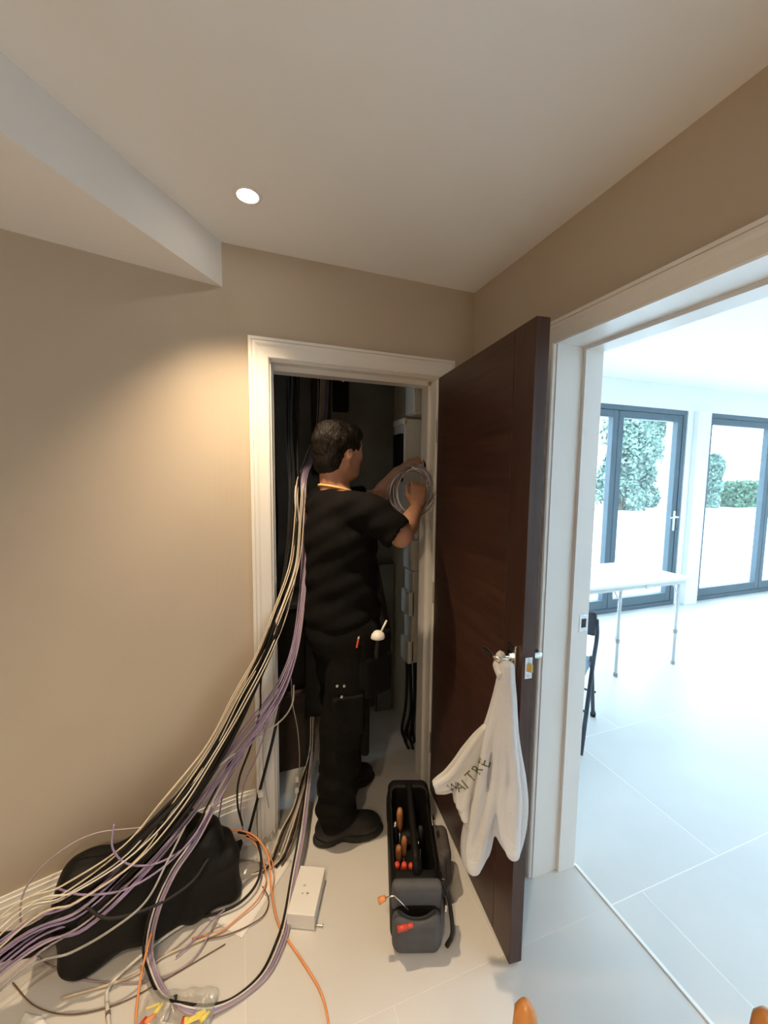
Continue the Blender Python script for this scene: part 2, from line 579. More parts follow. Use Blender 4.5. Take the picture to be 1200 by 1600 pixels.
def back(s_, off=0.0):
    """plan point on the back wall face, s metres left of the corner, off metres in front of it; gentle bend to the left part"""
    def base(q):
        if q <= BEND:
            return np.array([-q * math.cos(BETA), q * math.sin(BETA)])
        e = q - BEND
        return np.array([-BEND * math.cos(BETA) - e * math.cos(KINK), BEND * math.sin(BETA) + e * math.sin(KINK)])
    r = 0.07
    if abs(s_ - BEND) < r:
        a, b, c = base(BEND - r), base(BEND), base(BEND + r)
        t = (s_ - BEND + r) / (2 * r)
        p = (1 - t) ** 2 * a + 2 * t * (1 - t) * b + t * t * c
        tg = 2 * (1 - t) * (b - a) + 2 * t * (c - b)
    else:
        p = base(s_); tg = base(s_ + 0.001) - base(s_ - 0.001)
    tg = tg / np.linalg.norm(tg)
    nrm = np.array([-tg[1], tg[0]])
    if nrm[1] > 0: nrm = -nrm
    return p + nrm * off


def strip(m, ss, o0, o1, z0, z1):
    """a slab following the back wall between offsets o0 (near) and o1 (deep)"""
    poly = [back(q, o0) for q in ss] + [back(q, o1) for q in reversed(ss)]
    m.prism([tuple(p) for p in poly], z0, z1)


BL, BR, ZO = 0.9968, 0.1055, 2.0688       # architrave outer left / right, top
IL, IR, ZI = 0.9208, 0.1815, 1.9928       # opening inner
bend_s = [BEND - .07 + .02 * i for i in range(8)]
left_s = [0.96, 1.0] + bend_s + [1.3, 1.7, 2.2, 2.75]

# --- walls of the hall
m = MB()
strip(m, left_s, 0, -0.11, 0, H)
strip(m, [0.14, 0.5, 0.96], 0, -0.11, ZI + .03, H)
strip(m, [0.0, 0.14], 0, -0.11, 0, H)
wb = structure(m.build('wall_back', M['wall']), 'beige painted back wall around the cupboard doorway', 'wall')

m = MB()
m.box(0, 0.19, -0.50, 0.0, 0, H)
m.box(0, 0.19, -2.45, -0.50, 2.035, H)
m.box(0, 0.19, -3.4, -2.45, 0, H)
structure(m.build('wall_right', M['wall']), 'beige painted wall around the wide doorway to the bright room', 'wall')
m = MB(); m.box(-2.75, -2.64, -3.4, -0.40, 0, H)
structure(m.build('wall_left', M['wall']), 'beige hall wall out of view on the left', 'wall')
m = MB(); m.box(-2.75, 0.19, -3.5, -3.4, 0, H)
structure(m.build('wall_front', M['wall']), 'beige hall wall behind the camera', 'wall')
m = MB(); m.box(-2.75, 0.0, -3.5, 0.02, H, H + .1)
structure(m.build('ceiling', M['ceil']), 'smooth white ceiling of the hall with a recessed downlight', 'ceiling')

# boxed-in bulkhead under the stairs, running off to the left
A0 = back(BEND, 0); dirb = unit([-.57, -.82])
A1 = A0 + dirb * 2.75
m = MB()
poly = [tuple(A0 + np.array([0, .02])), tuple(A0), tuple(A1), (-2.66, A1[1]), (-2.66, -.40), tuple(back(1.7, -.02)), tuple(back(1.3, -.02))]
m.prism(poly, 2.231, H + .02)
structure(m.build('wall_bulkhead', M['ceil']), 'white boxed bulkhead dropping below the ceiling on the left', 'bulkhead')

# --- floor: grout bed and single tiles
m = MB(); m.box(-2.75, 7.0, -3.5, 1.72, -0.08, -0.0003)
floor = structure(m.build('floor', M['grout']), 'large grey porcelain floor tiles with pale joints', 'floor')
TW, TD, G = 0.79, 0.765, 0.0022
full = None
k = -4
for row in range(-4, 4):
    y0 = -0.715 + row * TD; y1 = y0 + TD
    offx = 0.0 if row % 2 == 0 else 0.36
    for (xa, xb, yb) in ((-2.75, 0.196, 0.76), (0.206, 7.0, 1.70)):
        if xa < 0: offx = -.26 if row % 2 == 0 else -.64
        else: offx = 0.0 if row % 2 == 0 else .36
        cx = math.floor((xa - offx) / TW) * TW + offx
        while cx < xb:
            a, b = max(cx, xa), min(cx + TW, xb)
            if xb - b < .15: b = xb
            G = .0005 if xb < 1 else .0022
            c, d = max(y0, -3.45), min(y1, yb)
            if b - a > 0.03 and d - c > 0.03:
                isfull = (xb > 1 and abs(b - a - TW) < 1e-6 and d - c > TD - 1e-6)
                if isfull and full is not None:
                    t = bpy.data.objects.new('tile', full); COL.objects.link(t); t.location = (a, c, 0); t.parent = floor
                else:
                    mm = MB(); mm.box(G, b - a - G, G, d - c - G, -0.006, 0.0)
                    t = mm.build('tile', M['tile'], floor); t.location = (a, c, 0)
                    if isfull: full = t.data
            cx += TW
            if b >= xb: break
m = MB(); m.rbox(0.195, 0.2075, -2.45, -0.556, -0.002, 0.005, 0.0015)
structure(m.build('trim_1', M['threshold']), 'thin bright threshold strip across the wide doorway', 'trim')

# --- cupboard doorway: architrave, lining, stops


def arch_back(m, sa, sb, z0, z1, d0, d1):
    pa, pb = back(sa, d1), back(sb, d1)
    qa, qb = back(sa, d0), back(sb, d0)
    m.prism([tuple(pa), tuple(pb), tuple(qb), tuple(qa)], z0, z1)


tr = structure(bpy.data.objects.new('trim_2', None), 'white architrave and lining of the cupboard doorway', 'door frame')
COL.objects.link(tr)


def mitred(name, outer, inner, prof, parent, place):
    """a moulded architrave leg/head: prof = list of (fraction from inner edge, thickness); outer/inner are the two end point pairs"""
    m = MB(); n = len(prof)
    vs = []
    for end in (0, 1):
        for (t, th) in prof:
            a = np.array(inner[end]) * (1 - t) + np.array(outer[end]) * t
            vs.append(place(a[0], a[1], th))
        for (t, th) in reversed(prof):
            a = np.array(inner[end]) * (1 - t) + np.array(outer[end]) * t
            vs.append(place(a[0], a[1], 0.0))
    q = 2 * n
    fs = [tuple(range(q)), tuple(range(q, 2 * q))[::-1]] + [(i, (i + 1) % q, q + (i + 1) % q, q + i) for i in range(q)]
    m.add(vs, fs)
    return m.build(name, M['gloss_white'], parent)


def pb_(s_, z, th):
    p = back(s_, th); return (p[0], p[1], z)


PROF = [(0, .012), (.06, .016), (.55, .018), (.68, .022), (.80, .022), (.84, .016), (.86, .020), (1.0, .020)]
mitred('architrave_leg', ((BL, 0), (BL, ZO)), ((IL, 0), (IL, ZI)), PROF, tr, pb_)
mitred('architrave_leg', ((BR, 0), (BR, ZO)), ((IR, 0), (IR, ZI)), PROF, tr, pb_)
mitred('architrave_head', ((BL, ZO), (BR, ZO)), ((IL, ZI), (IR, ZI)), PROF, tr, pb_)
m = MB()
arch_back(m, IL + .03, IL - .008, 0, ZI + .0, -.115, 0.0)
m.build('lining', M['gloss_white'], tr)
m = MB(); arch_back(m, IR - .03, IR + .008, 0, ZI, -.115, 0.0); m.build('lining', M['gloss_white'], tr)
m = MB(); arch_back(m, IL, IR, ZI - .008, ZI + .03, -.115, 0.0); m.build('lining', M['gloss_white'], tr)
m = MB(); arch_back(m, IL - .008, IL - .022, 0, ZI - .008, -.115, -.05); m.build('door_stop', M['gloss_white'], tr)
m = MB(); arch_back(m, IL - .008, IR + .008, ZI - .028, ZI - .008, -.115, -.05); m.build('door_stop', M['gloss_white'], tr)
m = MB(); arch_back(m, IR + .008, IR + .022, 0, ZI - .008, -.115, -.05); m.build('door_stop', M['gloss_white'], tr)

# --- wide doorway on the right: architrave on the hall side, deep lining, stop, keep
tr2 = structure(bpy.data.objects.new('trim_3', None), 'white architrave and deep lining of the wide doorway', 'door frame')
COL.objects.link(tr2)
DY, DZ, DF = -0.538, 2.0018, -2.41


def pr_(y, z, th):
    return (-th, y, z)


mitred('architrave_leg', ((DY + .076, 0), (DY + .076, DZ + .076)), ((DY, 0), (DY, DZ)), PROF, tr2, pr_)
mitred('architrave_head', ((DY + .076, DZ + .076), (DF - .076, DZ + .076)), ((DY, DZ), (DF, DZ)), PROF, tr2, pr_)
mitred('architrave_leg', ((DF - .076, 0), (DF - .076, DZ + .076)), ((DF, 0), (DF, DZ)), PROF, tr2, pr_)
m = MB(); m.box(0.0, .192, DY - .004, -.495, 0, DZ + .03); m.build('lining', M['gloss_white'], tr2)
m = MB(); m.box(0.0, .192, DF - .05, DY - .004, DZ + .004, DZ + .036); m.build('lining', M['gloss_white'], tr2)
m = MB(); m.box(0.0, .192, DF - .05, DF + .004, 0, DZ + .004); m.build('lining', M['gloss_white'], tr2)
m = MB(); m.box(.113, .192, DY - .018, DY - .004, 0, DZ - .010); m.build('door_stop', M['gloss_white'], tr2)
m = MB(); m.box(.113, .192, DF + .018, DY - .004, DZ - .010, DZ + .004); m.build('door_stop', M['gloss_white'], tr2)
m = MB(); m.box(.113, .192, DF + .004, DF + .018, 0, DZ - .010); m.build('door_stop', M['gloss_white'], tr2)
zk = 1.005
m = MB(); m.rbox(.148, .186, DY - .0195, DY - .017, zk - .033, zk + .033, .0008); kp = m.build('strike_plate', M['steel'], tr2)
m = MB(); m.rbox(.158, .180, DY - .0205, DY - .017, zk - .017, zk + .017, .0008); m.build('strike_hole', M['dark_box'], kp)

# --- baseboards
m = MB()
hb = 0.2316
ss = [1.0] + bend_s + [1.3, 1.7, 2.2, 2.70]
strip(m, ss, .018, 0, 0, hb - .055)
strip(m, ss, .015, 0, hb - .055, hb - .03)
strip(m, ss, .011, 0, hb - .03, hb - .012)
strip(m, ss, .006, 0, hb - .012, hb)
structure(m.build('baseboard_back', M['gloss_white']), 'tall white moulded skirting along the beige wall', 'skirting')

# --- inside of the cupboard
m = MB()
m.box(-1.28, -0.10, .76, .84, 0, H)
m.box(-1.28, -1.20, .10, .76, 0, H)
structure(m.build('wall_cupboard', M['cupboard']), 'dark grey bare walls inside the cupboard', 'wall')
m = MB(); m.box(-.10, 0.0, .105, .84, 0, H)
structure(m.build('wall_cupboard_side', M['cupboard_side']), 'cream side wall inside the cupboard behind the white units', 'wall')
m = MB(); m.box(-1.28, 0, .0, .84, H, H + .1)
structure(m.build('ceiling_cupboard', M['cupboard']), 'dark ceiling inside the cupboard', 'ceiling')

# --- bright room
H2 = 2.62
YF = 1.66
m = MB()
m.box(0.19, 7.0, YF, YF + .25, 2.345, H2)
m.box(0.19, 0.75, YF, YF + .25, 0, 2.345)
m.box(3.965, 4.285, YF, YF + .25, 0, 2.345)
structure(m.build('wall_garden', M['white']), 'white far wall with grey framed glazed doors to the garden', 'wall')
m = MB(); m.box(7.0, 7.15, -3.5, YF + .25, 0, H2)
structure(m.build('wall_end', M['white']), 'white end wall of the bright room', 'wall')
m = MB(); m.box(0.19, 7.0, -3.6, -3.5, 0, H2)
structure(m.build('wall_kitchen', M['white']), 'white wall of the bright room out of view', 'wall')
m = MB(); m.box(.07, .192, 0.0, YF + .25, 0, H2)
m.box(.1, .192, -3.5, 0.0, H, H2)
m.box(.192, .197, -.46, 0.0, 0, H2); m.box(.192, .197, -2.45, -.46, 2.04, H2)
structure(m.build('wall_partition', M['white']), 'white side of the wall between hall and bright room', 'wall')
# ceiling of the bright room, opened for an unseen roof light added for brightness
m = MB()
RX0, RX1, RY0, RY1 = 2.6, 5.6, -2.6, -.55
m.box(.07, RX0, -3.6, YF + .25, H2, H2 + .22); m.box(RX1, 7.15, -3.6, YF + .25, H2, H2 + .22)
m.box(RX0, RX1, -3.6, RY0, H2, H2 + .22); m.box(RX0, RX1, RY1, YF + .25, H2, H2 + .22)
structure(m.build('ceiling_room', M['white']), 'white ceiling of the bright room', 'ceiling')
rl = structure(bpy.data.objects.new('fill_roof_light', None), 'long unseen roof light added to brighten the bright room', 'window'); COL.objects.link(rl)
m = MB(); m.box(RX0, RX1, RY0, RY1, H2 + .205, H2 + .212); m.build('pane', M['glass'], rl)
# white pier standing proud of the far wall between the two glazed doors
m = MB(); m.rbox(4.06, 4.285, YF - .06, YF - .001, 0, 2.345, .004)
structure(m.build('trim_4', M['white']), 'white boxed pier between the two glazed doors', 'pier')


def bifold(name, x0, x1, n, label, handle_leaf=None):
    w_ = structure(bpy.data.objects.new(name, None), label, 'glazed door'); COL.objects.link(w_)
    z0, z1 = 0.0, 2.345
    fr = .055
    for nm, b in (('frame_head', (x0, x1, z1 - fr, z1)), ('frame_sill', (x0, x1, z0, z0 + .05)), ('frame_jamb', (x0, x0 + fr, z0 + .05, z1 - fr)), ('frame_jamb', (x1 - fr, x1, z0 + .05, z1 - fr))):
        m = MB(); m.rbox(b[0], b[1], YF + .005, YF + .085, b[2], b[3], .003); m.build(nm, M['frame'], w_)
    a, b = x0 + fr, x1 - fr
    wd = (b - a) / n
    for i in range(n):
        l, r = a + i * wd + .003, a + (i + 1) * wd - .003
        zb, zt = .054, z1 - fr - .004
        st = .075
        leaf = None
        m = MB()
        m.rbox(l, l + st, YF + .012, YF + .078, zb, zt, .003); m.rbox(r - st, r, YF + .012, YF + .078, zb, zt, .003)
        m.box(l + st, r - st, YF + .014, YF + .076, zt - st, zt); m.box(l + st, r - st, YF + .014, YF + .076, zb, zb + .10)
        leaf = m.build('leaf_frame', M['frame'], w_)
        m = MB(); m.box(l + st - .005, r - st + .005, YF + .040, YF + .046, zb + .095, zt - st + .005); m.build('pane', M['glass'], leaf)
        if handle_leaf is not None and i == handle_leaf:
            hx = r - st / 2
            m = MB(); m.rbox(hx - .014, hx + .014, YF - .002, YF + .013, .92, 1.16, .004); m.build('handle_plate', M['tag'], leaf)
            m = MB(); m.tube([(hx, YF + .01, 1.09), (hx, YF - .045, 1.09), (hx - .02, YF - .05, 1.09), (hx - .13, YF - .05, 1.085)], .009, 8); m.build('handle', M['tag'], leaf)
            m = MB(); m.tube([(hx + .02, YF - .005, .955), (hx + .025, YF - .02, .93)], .012, 8); m.build('lock_key', M['blue'], leaf)
    return w_


bifold('window_1', 0.80, 3.955, 3, 'dark grey framed glazed doors left of the white pier', 2)
bifold('window_2', 4.295, 6.95, 2, 'dark grey framed glazed doors right of the white pier')

# --- garden
m = MB(); m.box(-20, 60, 1.95, 60, -.16, -.06)
structure(m.build('ground', M['paving']), 'very pale paved terrace outside the glazed doors', 'ground')


def leaf_cloud(m, c, r, count, size, box=False):
    for _ in range(count):
        if box:
            p = np.array([rnd.uniform(-1, 1), rnd.uniform(-1, 1), rnd.uniform(-1, 1)])
            ax_ = rnd.choice((1, 1, 2, 0)); p[ax_] = math.copysign(rnd.uniform(.8, 1.05), p[ax_])
        else:
            p = unit([rnd.gauss(0, 1) for _ in range(3)]) * rnd.uniform(.6, 1.08)
        p = np.array(c) + p * np.array(r)
        d1 = unit([rnd.gauss(0, 1) for _ in range(3)]); d2 = unit(np.cross(d1, [rnd.gauss(0, 1) for _ in range(3)]))
        s_ = size * rnd.uniform(.6, 1.4)
        m.add([p - d1 * s_, p + d2 * s_ * .5, p + d1 * s_, p - d2 * s_ * .5], [(0, 1, 2, 3)])


def tree(x, y, h, rx, label, material, group, seedc):
    t = thing('garden_tree', (x, y, -.06), label, 'tree', group)
    m = MB(); m.tube([(x, y, -.1), (x + .1, y, h * .3), (x, y + .1, h * .75)], [.22, .16, .06], 8); m.build('trunk', M['bark'], t)
    m = MB()
    for i in range(14):
        a = rnd.uniform(0, 6.28); rr = rx * rnd.uniform(.1, .62)
        leaf_cloud(m, (x + rr * math.cos(a), y + rr * math.sin(a), h * (.10 + .78 * i / 13)), (rx * .52, rx * .52, h * .13), 520, .12)
    tag(m.build('foliage', material, t, fix=False), kind='stuff')


tree(13.6, 15.5, 5.2, 1.9, 'pale green leafy tree seen left of the dark door mullion', M['leaf2'], 'trees beyond the terrace', 0)
tree(16.9, 13.2, 5.4, 1.7, 'pale green leafy tree in the middle of the left glazed door', M['leaf2'], 'trees beyond the terrace', 1)
tree(19.9, 14.6, 5.2, 1.0, 'smaller pale green tree just left of the white house', M['leaf2'], 'trees beyond the terrace', 2)
tree(23.6, 13.2, 2.9, .55, 'small slim tree beside the hedge in the right glazed door', M['leaf2'], 'trees beyond the terrace', 3)
hd = thing('garden_hedge', (27.4, 13.2, -.06), 'clipped green hedge seen through the right glazed door', 'hedge')
m = MB(); leaf_cloud(m, (28.6, 13.4, .65), (3.4, .6, .75), 5200, .12, True); tag(m.build('foliage', M['leaf'], hd, fix=False), kind='stuff')
m = MB(); m.rbox(25.4, 31.8, 13.0, 13.8, -.06, 1.2, .1); m.build('branches', M['leaf'], hd)
hs = thing('white_house', (24, 19, -.06), 'overexposed white rendered house beyond the terrace', 'house')
m = MB(); m.box(22.6, 27.6, 17.2, 22, -.06, 7.6); m.build('wall', M['render'], hs)
m = MB(); m.prism([(22.0, 7.55), (28.2, 7.55), (25.1, 10.2)], 16.9, 22.2, T=lambda x, y, z: (x, z, y)); m.build('roof', M['slate'], hs)
m = MB(); m.rbox(24.1, 25.6, 16.5, 17.2, 3.75, 3.95, .02); m.build('porch_canopy', M['slate'], hs)

#==DOOR==
# --- walnut cupboard door standing open
PHI = 0.1036
HX, HY = -0.1865, -0.024
dd = np.array([-math.sin(PHI), -math.cos(PHI)]); dn = np.array([math.cos(PHI), -math.sin(PHI)])


def D(u, t, z):
    """door coordinates: u from the hinge, t through the leaf (0 = face towards the hall), z up"""
    p = np.array([HX, HY]) + dd * u + dn * t
    return (p[0], p[1], z)


DW, DT = 0.7276, 0.0435
door = structure(thing('door_1', (HX, HY, 0), 'dark walnut cupboard door standing open towards the wide doorway', 'door'), None, None)
ST = .105
m = MB(); m.rbox(0, DW - ST - .001, .0, DT, .008, 1.986, .0015, D); m.build('panel', M['walnut_h'], door)
m = MB(); m.rbox(DW - ST + .001, DW, .0, DT, .008, 1.986, .0015, D); m.build('stile', M['walnut_v'], door)
for zc in (.25, 1.0, 1.75):
    m = MB(); m.tube([D(-.006, .002, zc - .05), D(-.006, .002, zc + .05)], .006, 8); m.build('hinge', M['steel'], door)
ZH = .998
for side in (0, 1):
    t0 = 0.0 if side == 0 else DT
    sg = -1 if side == 0 else 1
    hu = .682
    hd_ = None
    m = MB(); m.rbox(hu - .022, hu + .022, min(t0, t0 + sg * .009), max(t0, t0 + sg * .009), ZH - .128, ZH + .045, .002, D); hd_ = m.build('handle_plate', M['chrome'], door)
    m = MB()
    m.tube(spline([D(hu, t0, ZH), D(hu, t0 + sg * .040, ZH), D(hu - .006, t0 + sg * .050, ZH), D(hu - .025, t0 + sg * .053, ZH), D(hu - .085, t0 + sg * .050, ZH)], 6), .0095, 10)
    m.build('lever', M['chrome'], hd_, True)
    m = MB(); m.tube([D(hu, t0 + sg * .009, ZH), D(hu, t0 + sg * .016, ZH)], .016, 14); m.build('rose', M['chrome'], hd_)
m = MB(); m.rbox(DW - .001, DW + .0018, .010, .034, ZH - .045, ZH + .02, .0008, D); lp = m.build('latch_plate', M['chrome'], door)
m = MB(); m.prism([(DW, .013), (DW + .011, .024), (DW + .011, .031), (DW, .031)], ZH - .022, ZH + .0, D); m.build('latch_bolt', M['brass'], lp)
for dz in (-.037, .013):
    m = MB(); m.tube([D(DW + .001, .022, ZH + dz), D(DW + .0026, .022, ZH + dz)], .0042, 8); m.build('screw', M['steel'], lp)

# --- recessed downlights: the first is in view, the other two are added fill


def downlight(x, y, label, power, beam=100):
    t = thing('downlight', (x, y, H), label, 'light', 'recessed ceiling downlights')
    m = MB(); m.lathe([(.026, .02), (.028, -.001), (.034, -.004), (.041, -.003), (.043, 0.0)], (x, y, H), 28); m.build('bezel', M['gloss_white'], t, True)
    m = MB(); m.lathe([(.0, -.0035), (.014, -.0035), (.026, -.003), (.026, .004)], (x, y, H), 28); m.build('lens', M['lamp_glow'], t)
    ld = bpy.data.lights.new('downlight_beam', 'SPOT')
    ld.energy = power; ld.color = SPOT_COL; ld.spot_size = math.radians(beam); ld.spot_blend = 1.0; ld.shadow_soft_size = .03
    lo = bpy.data.objects.new('downlight_beam', ld); COL.objects.link(lo)
    lo.parent = t; lo.location = (0, 0, -.012)


downlight(-.993, -.32, 'glowing round recessed downlight beside the bulkhead', SPOT_W, 88)
downlight(-1.45, -1.9, 'unseen downlight added over the camera to brighten the hall', FILL_W, 120)  # added fill lamp, out of view
downlight(-1.95, -2.75, 'unseen downlight added in the far left to brighten the hall', FILL_W * 1.6, 130)  # second added fill lamp, also out of view
#==CUPBOARD==
# --- white enclosures on the side wall of the cupboard
XW = -.1005


def enclosure(name, label, cat, y0, depth_y, x_out, z0, z1, lids=(), cover=.012):
    """box fixed to the side wall: body, front cover, raised lids"""
    t = thing(name, (XW, y0, z0), label, cat, 'white electrical enclosures in the cupboard')
    m = MB(); m.rbox(x_out + cover, XW, y0, y0 + depth_y, z0, z1, .003); m.build('body', M['unit'], t)
    for (a, b, dx) in lids:
        m = MB(); m.rbox(x_out - dx, x_out + cover, y0 - .004, y0 + depth_y + .004, a, b, .003); lid = m.build('cover', M['unit'], t)
    return t


enclosure('trunking_box', 'plain white box high up beside the door hinge', 'electrical box', .215, .10, -.205, 1.862, 2.06, [(1.866, 2.056, 0)])
t = enclosure('consumer_unit', 'tall white consumer unit level with the hands', 'electrical box', .285, .13, -.222, 1.36, 1.845, [(1.365, 1.84, .0), (1.815, 1.848, .012)])
m = MB(); m.tube([(-.125, .283, 1.79), (-.125, .287, 1.79)], .006, 8); m.build('screw', M['steel'], t)
m = MB(); m.rbox(-.240, -.221, .295, .405, 1.52, 1.77, .004); m.build('switch_window', M['bag_black'], t)
t = enclosure('junction_box', 'small white box just below the elbow', 'electrical box', .225, .10, -.200, 1.05, 1.21, [(1.054, 1.206, 0.0)])
t = enclosure('meter_box', 'tall white box below the elbow with two raised covers', 'electrical box', .235, .10, -.185, .535, 1.045, [(.54, 1.04, 0), (.80, .93, .020), (.535, .66, .020)])
t = thing('cable_trunking', (XW, .24, 1.215), 'narrow white trunking between the boxes', 'trunking', None)
m = MB(); m.rbox(-.150, XW, .245, .285, 1.212, 1.358, .002); m.build('channel', M['unit'], t)
m = MB(); m.rbox(-.156, -.148, .243, .287, 1.212, 1.358, .002); m.build('lid', M['tag'], t)
# dark cables dropping from the lowest box
for i, (x, y) in enumerate(((-.165, .30), (-.15, .33), (-.135, .29), (-.12, .34), (-.16, .36))):
    m = MB(); m.tube(spline([(x, y, .54), (x + .01, y + .01, .40), (x + rnd.uniform(-.015, .02), y - .01, .22), (x + rnd.uniform(-.02, .02), y + .01, .07), (x + rnd.uniform(-.02, .02), y - .02, .009)], 8), .0085, 7)
    tag(m.build('drop_cable', M['black_cable'], None, True), 'black cable hanging from the lowest white box', 'cable', 'cables under the lowest box')
# boards leaning at the back of the cupboard
t = tag(MB().rbox(-.222, -.115, .69, .715, .0, .98, .003).build('grey_board', M['panel_grey']), 'narrow grey board standing at the back of the cupboard', 'board')
m = MB(); m.rbox(-.012, .012, -.5, .5, -.03, .03, .003, T=lambda x, y, z: (-.21 + y * .11 + x, .655 + z * .2, .80 - y * .55 + z))
tag(m.build('timber_batten', M['dark_box']), 'dark timber batten leaning diagonally on the grey board', 'batten')
m = MB(); m.tube([(-.232, .70, .0), (-.232, .70, 1.35)], .006, 8)
tag(m.build('steel_conduit', M['steel'], None, True), 'thin upright metal conduit beside the grey board', 'conduit')
# alarm box high at the back with a red light
t = thing('alarm_box', (-.45, .76, 1.95), 'small dark box with a red light high in the cupboard', 'alarm box')
m = MB(); m.rbox(-.50, -.41, .715, .759, 1.93, 2.16, .006); m.build('case', M['bag_black'], t)
p = on_y(536, 595, .713); m = MB(); m.lathe([(.0, -.004), (.004, -.003), (.005, .0)], (0, 0, 0), 10, T=lambda x, y, z: (p[0] + x, .714 + z, p[2] + y)); m.build('indicator', M['led_red'], t)
m = MB(); m.rbox(-.63, -.52, .72, .759, 1.55, 2.30, .004)
tag(m.build('backing_board', M['dark_box']), 'tall dark brown backing board behind the head', 'board')
t = thing('storage_box', (-.93, .45, 0), 'dark brown carton on the cupboard floor behind the hanging cables', 'box')
m = MB(); m.rbox(-1.12, -.74, .34, .66, 0, .42, .004); m.build('carton', M['dark_box'], t)
m = MB(); m.box(-1.12, -.74, .339, .345, .38, .43, T=lambda x, y, z: (x, y - (z - .38) * .8, z)); m.build('flap', M['dark_box'], t)
t = thing('darkening_crate', (-.93, .45, .43), 'black crate added on the brown carton to darken the cupboard corner', 'crate')  # added block; its black deepens the dark corner left of the legs
m = MB(); m.rbox(-1.10, -.73, .36, .64, .43, .86, .008); m.build('crate_body', M['bag_black'], t)
m = MB(); m.rbox(-1.115, -.715, .345, .655, .86, .895, .008); m.build('crate_lid', M['rubber'], t)

#==PERSON==
FW, LF = unit([.94, .34, 0]), unit([-.34, .94, 0])
UPV = V3(0, 0, 1)
O = V3(-.625, -.01, 0)
person = thing('person', (O[0], O[1], 0), 'person in black work clothes standing in the cupboard doorway holding a coil of cable', 'person')


def B(f, l, z):
    return O + FW * f + LF * l + UPV * z


SHR, SHL = B(.015, -.185, 1.405), B(-.01, .185, 1.415)
ELR = on_y(627, 838, -.25); WRR = on_y(652, 792, -.045)
ELL = on_y(590, 778, .215); WRL = on_y(621, 738, .16)
HIPR, HIPL = B(.0, -.095, .93), B(.0, .095, .93)
KNR, KNL = V3(-.648, -.118, .50), V3(-.605, .115, .50)
ANR, ANL = V3(-.685, -.125, .09), V3(-.625, .135, .09)
HC = V3(-.640, -.028, 1.645)
hf = unit([.93, .37, -.03]); hl = unit(np.cross(UPV, hf)); hu_ = np.cross(hf, hl)


def Hd(f, l, u):
    return HC + hf * f + hl * l + hu_ * u


def hand(F_, wrist, d, nrm, side, curls, thumb):
    """palm, four unequal bent fingers and a thumb. d = from wrist to knuckles, nrm = out of the back of the hand, side = +1 thumb along +x"""
    d = unit(d); nrm = unit(nrm - d * (nrm @ d)); x = np.cross(d, nrm) * side
    P = lambda a, b, c: wrist + x * a + d * b + nrm * c
    for a in (-.026, -.009, .009, .026):
        F_.cap(P(a * .7, .012, 0), P(a, .082, 0), .0135, .0125, .012)
    L = (.064, .078, .083, .074)
    for i, a in enumerate((-.029, -.010, .010, .029)):
        p = P(a, .088, 0); ang = 0.0
        for j, fr in enumerate((.45, .32, .26)):
            ang += curls[i][j]
            q = p + (d * math.cos(ang) - nrm * math.sin(ang) + x * a * .8) * L[i] * fr
            F_.cap(p, q, .0092 - .0009 * j, .0086 - .0009 * j, .004)
            p = q
    p0 = P(.026, .022, -.006); p1 = p0 + (x * thumb[0] + d * thumb[1] - nrm * thumb[2]) * .045
    p2 = p1 + unit(x * thumb[0] * .3 + d * thumb[1] * 1.4 - nrm * thumb[2] * 1.2) * .032
    p3 = p2 + unit(x * thumb[0] * -.1 + d * thumb[1] * 1.4 - nrm * thumb[2] * 1.3) * .024
    F_.cap(p0, p1, .0145, .0115, .008); F_.cap(p1, p2, .011, .010, .004); F_.cap(p2, p3, .0098, .0082, .004)


bod = Field((-.95, -.36, .03), (-.12, .36, 1.80), .0055)
# head
bod.ell(Hd(-.008, 0, .030), (.104, .079, .088), .02, (hf, hl, hu_))
bod.ell(Hd(.030, 0, -.030), (.066, .062, .085), .03, (hf, hl, hu_))
bod.ell(Hd(.050, 0, -.088), (.036, .038, .026), .03, (hf, hl, hu_))         # chin
for s_ in (1, -1):
    bod.cap(Hd(-.005, s_ * .058, -.055), Hd(.052, s_ * .022, -.092), .018, .014, .02)     # jaw
    bod.ell(Hd(.060, s_ * .038, -.018), (.022, .022, .016), .02, (hf, hl, hu_))           # cheekbone
    bod.ell(Hd(.092, s_ * .030, .012), (.014, .016, .011), .008, (hf, hl, hu_), cut=True)  # eye socket
    e1 = Hd(-.008, s_ * .076, -.012)
    bod.ell(e1, (.017, .008, .031), .004, (unit(hf * .9 + hl * s_ * .25), unit(hl * s_ - hf * .25 * 1), hu_))
    bod.ell(Hd(-.004, s_ * .084, -.010), (.008, .006, .015), .003, (hf, hl, hu_), cut=True)
bod.cap(Hd(.083, 0, .022), Hd(.108, 0, -.022), .009, .013, .012)             # nose
bod.ell(Hd(.098, 0, -.026), (.012, .017, .009), .008, (hf, hl, hu_))
bod.cap(Hd(.076, -.034, .030), Hd(.086, 0, .030), .009, .010, .012); bod.cap(Hd(.076, .034, .030), Hd(.086, 0, .030), .009, .010, .012)
bod.ell(Hd(.086, 0, -.054), (.012, .024, .006), .006, (hf, hl, hu_)); bod.ell(Hd(.083, 0, -.067), (.012, .020, .006), .006, (hf, hl, hu_))
# neck and trunk
NB = B(-.035, 0, 1.45)
bod.cap(Hd(-.035, 0, -.05), NB, .056, .062, .03)
bod.cap(B(-.03, -.10, 1.43), B(-.03, .10, 1.43), .052, .052, .05)
bod.ell(B(0, 0, 1.27), (.105, .155, .19), .05, (FW, LF, UPV))
bod.ell(B(0, 0, 1.05), (.095, .145, .16), .06, (FW, LF, UPV))
bod.ell(B(-.015, 0, .94), (.105, .150, .11), .05, (FW, LF, UPV))
